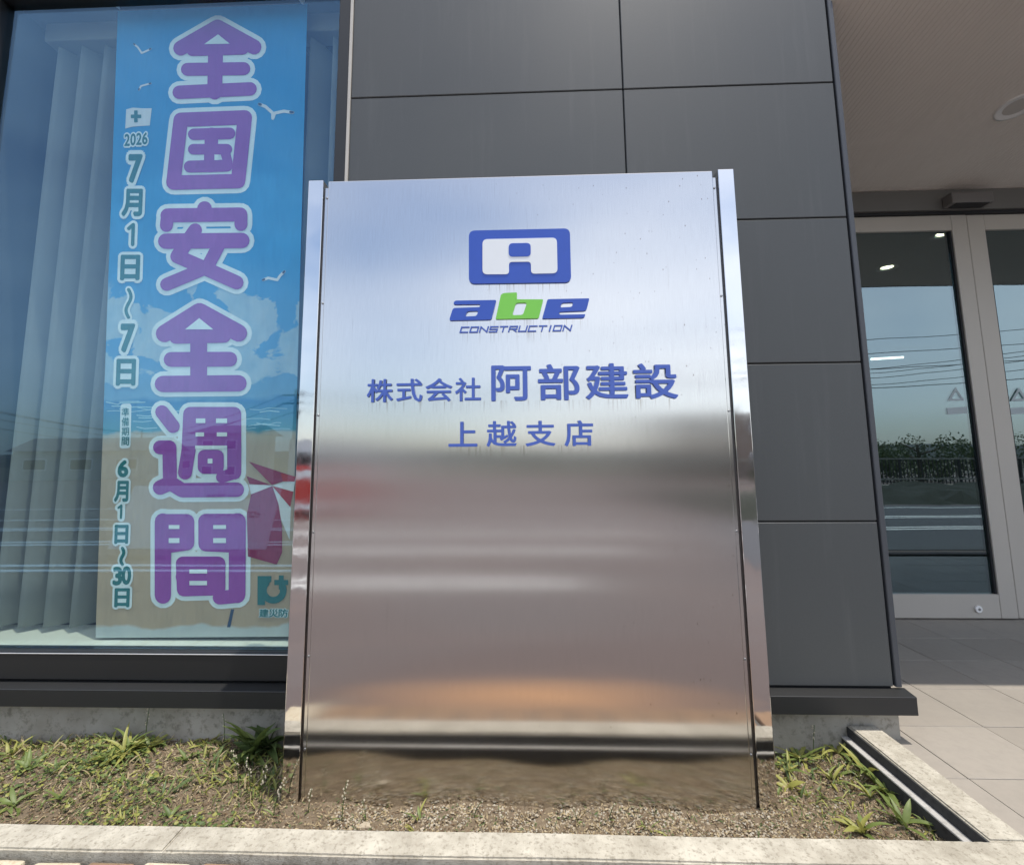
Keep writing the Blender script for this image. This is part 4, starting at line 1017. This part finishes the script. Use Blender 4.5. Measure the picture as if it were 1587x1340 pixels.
scatter('dry_litter', 'dry straw and leaf crumbs scattered over the soil', 'litter', 34000, [M_STRAW, M_RUSTLEAF, M_STRAW, M_RUSTLEAF, M_SOIL, M_STRAW, M_LEAFD], litter, 22)
def pebble(r):
    if r.random() < .75: x = r.uniform(-0.45, 0.92); y = 1.088 + 0.165 * r.random() if x < .6 else 1.088 + .4 * r.random()
    else: x = r.uniform(-2.3, 0.9); y = 1.088 + .4 * r.random()
    if in_sign(x, y): return None
    s = r.uniform(.0012, .0036); z = soil_z(x, y) + s * .4
    vs = [(1, 0, 0), (-1, 0, 0), (0, 1, 0), (0, -1, 0), (0, 0, .7), (0, 0, -.7), (.6, .6, .35), (-.6, -.6, .35)]
    a = r.uniform(0, 6.28); ca, sa = math.cos(a), math.sin(a); vs = [(p[0] * r.uniform(.7, 1.2) * s, p[1] * r.uniform(.7, 1.2) * s, p[2] * s) for p in vs]
    v = [(x + ca * p[0] - sa * p[1], y + sa * p[0] + ca * p[1], z + p[2]) for p in vs]
    return v, [(0, 6, 4), (6, 2, 4), (2, 1, 4), (1, 7, 4), (7, 3, 4), (3, 0, 4), (2, 6, 0), (3, 7, 1), (0, 3, 5), (3, 1, 5), (1, 2, 5), (2, 0, 5)]
scatter('gravel', 'small pale gravel on the soil in front of the sign', 'gravel', 16000, [M_STONE, M_STONE, M_KERB, M_SOIL, M_STRAW], pebble, 23)
# two larger stones
def stone(px_, py_, s, lab):
    x, y = P_(px_, py_); bm = bmesh.new(); bmesh.ops.create_icosphere(bm, subdivisions=2, radius=s); r = random.Random(px_)
    for q_ in bm.verts: q_.co *= r.uniform(.85, 1.1); q_.co.z *= .55; q_.co.x *= 1.4
    bmesh.ops.translate(bm, verts=bm.verts, vec=(x, y, soil_z(x, y) + s * .3)); me = bpy.data.meshes.new('stone'); bm.to_mesh(me); bm.free(); me.materials.append(M_STONE)
    tag(link(bpy.data.objects.new('stone', me)), lab, 'stone')
stone(565, 1279, .010, 'rounded pale stone at the kerb below the left of the sign')

# ================================================================== ACROSS THE CAR PARK (seen mirrored)
def house(name, label, az, dist, w, h, roofh, mwall, mroof, rows, cols):
    a = math.radians(az); cx, cy = dist * math.sin(a), -dist * math.cos(a)
    e = empty(name, (cx, cy, -0.24), label, 'building', 'buildings beyond the car park')
    boxo('wall', mwall, e, cx - w / 2, cx + w / 2, cy - 3, cy, -0.24, h)
    if roofh > 0:
        MB().add([(cx - w / 2 - .3, cy + .3, h + .002), (cx + w / 2 + .3, cy + .3, h + .002), (cx + w / 2 + .3, cy - 3.3, h + .002), (cx - w / 2 - .3, cy - 3.3, h + .002), (cx - w / 2 - .3, cy - 1.5, h + roofh), (cx + w / 2 + .3, cy - 1.5, h + roofh)],
                 [(0, 1, 5, 4), (2, 3, 4, 5), (0, 4, 3), (1, 2, 5), (0, 3, 2, 1)]).build('roof', mroof, e)
    for r_ in range(rows):
        for c in range(cols):
            x0 = cx - w / 2 + w * (c + .25) / cols; z0 = -0.24 + (h + .24) * (r_ + .35) / rows
            wn = boxo('window', M_LWHITE, e, x0, x0 + w * .5 / cols, cy + .002, cy + .04, z0, z0 + (h + .24) * .4 / rows)
            boxo('pane', M_FRAME, wn, x0 + .06, x0 + w * .5 / cols - .06, cy + .0405, cy + .05, z0 + .06, z0 + (h + .24) * .4 / rows - .06)
M_CREAM = plain('cream_render', (0.55, 0.53, 0.47), .85); M_BROWN = plain('brown_render', (0.24, 0.19, 0.155), .85); M_GREYR = plain('grey_roof', (0.13, 0.13, 0.14), .7); M_WHITER = plain('white_siding', (0.7, 0.71, 0.71), .8)
house('house', 'low cream house at the far left of the reflections', -47, 38, 9, 1.6, 0.9, M_CREAM, M_GREYR, 1, 3)
house('house', 'white block with grey roof left of the utility pole', -41, 46, 8, 1.4, 0.8, M_WHITER, M_GREYR, 1, 3)
house('house', 'tall cream block mirrored in the banner', -37.0, 24, 2.2, 2.2, 0.5, M_CREAM, M_GREYR, 2, 2)
house('shop', 'white shop with grey base mirrored in the left post', -25.4, 22, 4.0, 1.9, 0, M_WHITER, M_GREYR, 1, 2)
house('apartment_block', 'brown block with dark windows mirrored in the right post', 27, 26, 8, 3.3, 0, M_BROWN, M_GREYR, 2, 4)
# red vending machine
a = math.radians(-25.2); D = 8.6; cx, cy = D * math.sin(a), 1.25 * 2 - D * math.cos(a) - 0.6
vm = empty('vending_machine', (cx, cy, -.22), 'red drinks vending machine mirrored in the left post', 'vending machine')
M_RED = plain('red_enamel', (0.55, 0.03, 0.02), .35)
boxo('body', M_RED, vm, cx - .5, cx + .5, cy - .6, cy, -.22, .74, .02, 2)
boxo('display_window', M_LWHITE, vm, cx - .40, cx + .40, cy + .0005, cy + .012, .50, .66); boxo('front_band', M_LWHITE, vm, cx - .42, cx + .42, cy + .0005, cy + .008, -.02, .10); boxo('tray_flap', M_FRAME, vm, cx - .3, cx + .3, cy + .0005, cy + .01, -.16, -.06)
# utility poles and wires
def pole(az, D, h, lab):
    a = math.radians(az); x, y = D * math.sin(a), -D * math.cos(a)
    e = empty('utility_pole', (x, y, -.24), lab, 'pole', 'utility poles beyond the car park')
    MB().tube([(x, y, -.24), (x, y, h)], .10, 10, .07).build('shaft', M_PLINTH, e)
    for k in (0.35, 0.8): boxo('crossarm', M_FRAME, e, x - .7, x + .7, y - .05, y + .05, h - k, h - k + .08)
    MB().disc((x + .3, y, h - 1.6), .16, 'Z', 14, .45).build('transformer', M_GREYR, e)
    return Vector((x, y, h))
tops = [pole(-29.3, 24, 4.6, 'concrete utility pole mirrored near the banner edge'), pole(-62, 40, 6.0, 'utility pole outside the window reflection to the left'), pole(12, 26, 6.3, 'utility pole mirrored behind the sign panel'), pole(58, 36, 7, 'utility pole far to the right beyond the doors'), pole(-41.5, 60, 4.2, 'distant utility pole left of the banner reflection')]
seq = [1, 4, 0, 2, 3]; wk = 0
for a_, b_ in zip(seq[:-1], seq[1:]):
    for off, dz in ((-.6, -.27), (.6, -.27), (0, -1.2), (-.5, -.72)):
        A, C = tops[a_] + Vector((off, 0, dz)), tops[b_] + Vector((off, 0, dz)); pts = []
        for k in range(13):
            t = k / 12; p = A.lerp(C, t); p.z -= 4 * t * (1 - t) * (0.5 + .15 * wk % .4); pts.append(p)
        o = MB().tube(pts, 0.016, 5).build('overhead_wire', M_DARK, None); wk += 1
        nth = ['upper left', 'upper right', 'lowest', 'middle'][(wk - 1) % 4]; span = ['far left', 'left', 'centre', 'right'][(wk - 1) // 4]
        tag(o, f'{nth} overhead wire of the {span} span between utility poles', 'wire', 'overhead wires beyond the car park')
for k in range(4):
    y = -9 - 1.1 * k; z = 2.6 + .75 * k
    pts = [(2 + 26 * t, y - 2 * t, z + 1.6 * t - .8 * t * (1 - t)) for t in [i / 12 for i in range(13)]]
    tag(MB().tube(pts, 0.012, 5).build('overhead_wire', M_DARK, None), ['lowest', 'second lowest', 'second highest', 'highest'][k] + ' near wire mirrored in the entrance doors', 'wire', 'overhead wires near the entrance')
# white notice board with the building-energy text
bx0, bx1, byy, bz0, bz1 = -4.45, -2.72, -1.95, -0.10, 0.62
nb = empty('notice_board', ((bx0 + bx1) / 2, byy, -.22), 'white notice board with dark text mirrored low in the window', 'board')
boxo('board', M_WHITER, nb, bx0, bx1, byy - .03, byy, bz0, bz1, .004)
for x in (bx0 + .15, bx1 - .15): boxo('leg', M_GREYR, nb, x - .03, x + .03, byy - .09, byy - .035, -.22, bz1 - .05)
def board_text(s, xr, z, h):
    # text faces the building (+Y): reads towards -X
    x = xr
    for ch in s:
        if ch == ' ': x -= h * .5; continue
        gv, gf = glyph(ch, 0.0, 0.0); w = h * (.62 if ord(ch) < 128 else (.95 if ch not in 'ー' else .9)); hh = h * (.14 if ch == 'ー' else 1); zz = z + (h * .43 if ch == 'ー' else 0)
        raw('printed_glyph', M_FRAME, nb, [(x - w * a_, byy + .003, zz + hh * b_) for a_, b_, c in gv], gf); x -= w * 1.12
nb.rotation_euler.x = math.radians(24)
board_text('環境省採択 ZEB事業', onY(366, 762, 4.98).x, onY(366, 767, 4.98).z, .052)
board_text('ゼロエネルギービルディング', onY(388, 790, 4.98).x, onY(388, 798, 4.98).z, .062)
# fence, trees
fe = empty('railing_fence', (12, -11.6, -.22), 'dark picket railing mirrored in the entrance doors', 'fence')
for k in range(12): boxo('post', M_FRAME, fe, 3 + 2 * k, 3.06 + 2 * k, -11.63, -11.57, -.22, .80)
for z in (.74, .05): boxo('rail', M_PLINTH, fe, 3, 25.06, -11.565, -11.54, z, z + .05)
pk = MB()
for k in range(176):
    if k % 16: pk.box(3.03 + k * .125, 3.055 + k * .125, -11.61, -11.59, -.1, .739)
tag(pk.build('picket_run', M_FRAME, fe), kind='stuff')
boxo('base_kerb', M_KERB, fe, 2.9, 25.2, -11.70, -11.50, -.23, -.12)
def tree(az, D, h, w, lab, seed, trunk=.25):
    r = random.Random(seed); a = math.radians(az); x, y = D * math.sin(a), -D * math.cos(a)
    e = empty('tree', (x, y, -.24), lab, 'tree', 'trees beyond the car park')
    mb = MB().tube([(x, y, -.24), (x + .05, y, h * .35), (x - .05, y + .05, h * .75)], .12, 7, .04)
    for k in range(4):
        A = r.uniform(0, 6.28); mb.tube([(x, y, h * .3 + k * .1 * h), (x + math.cos(A) * w * .35, y + math.sin(A) * w * .35, h * (.5 + .1 * k))], .04, 5, .015)
    mb.build('trunk', M_BARK, e); v = []; f = []
    cl_ = [(r.gauss(0, .36) * w, r.gauss(0, .3) * w, h * r.uniform(.05, .72), r.uniform(.15, .27) * w) for _ in range(16)]
    for k in range(3800):
        c = r.choice(cl_); d = Vector((r.gauss(0, 1), r.gauss(0, 1), r.gauss(0, .8))); d = d.normalized() * c[3] * r.uniform(.6, 1.05)
        p = Vector((x + c[0], y + c[1], c[2])) + d; s = r.uniform(.03, .065)
        t1 = Vector((r.gauss(0, 1), r.gauss(0, 1), r.gauss(0, 1))).normalized() * s; t2 = t1.orthogonal().normalized() * s * .6
        n = len(v); v += [tuple(p - t1), tuple(p + t2), tuple(p + t1), tuple(p - t2)]; f.append((n, n + 1, n + 2, n + 3))
    raw('crown', M_TREE, e, v, f)
labs = ['round tree first to the right behind the railing', 'second tree behind the railing', 'third tree behind the railing with a wide crown', 'fourth tree behind the railing', 'fifth tree furthest right behind the railing', 'low tree left of the utility pole beyond the car park', 'tree between the cream house and the white block', 'tree behind the sign position beyond the car park']
for k, (az, D, h, w) in enumerate([(33, 21, 1.5, 2.2), (38.5, 22, 1.75, 2.4), (43, 22, 1.6, 2.8), (47.5, 23, 1.8, 2.6), (52, 24, 1.7, 2.6), (-33, 34, 1.5, 2.6), (-44, 40, 1.6, 2.6), (3, 30, 1.9, 3.0)]):
    tree(az, D, h, w, labs[k], 40 + k)
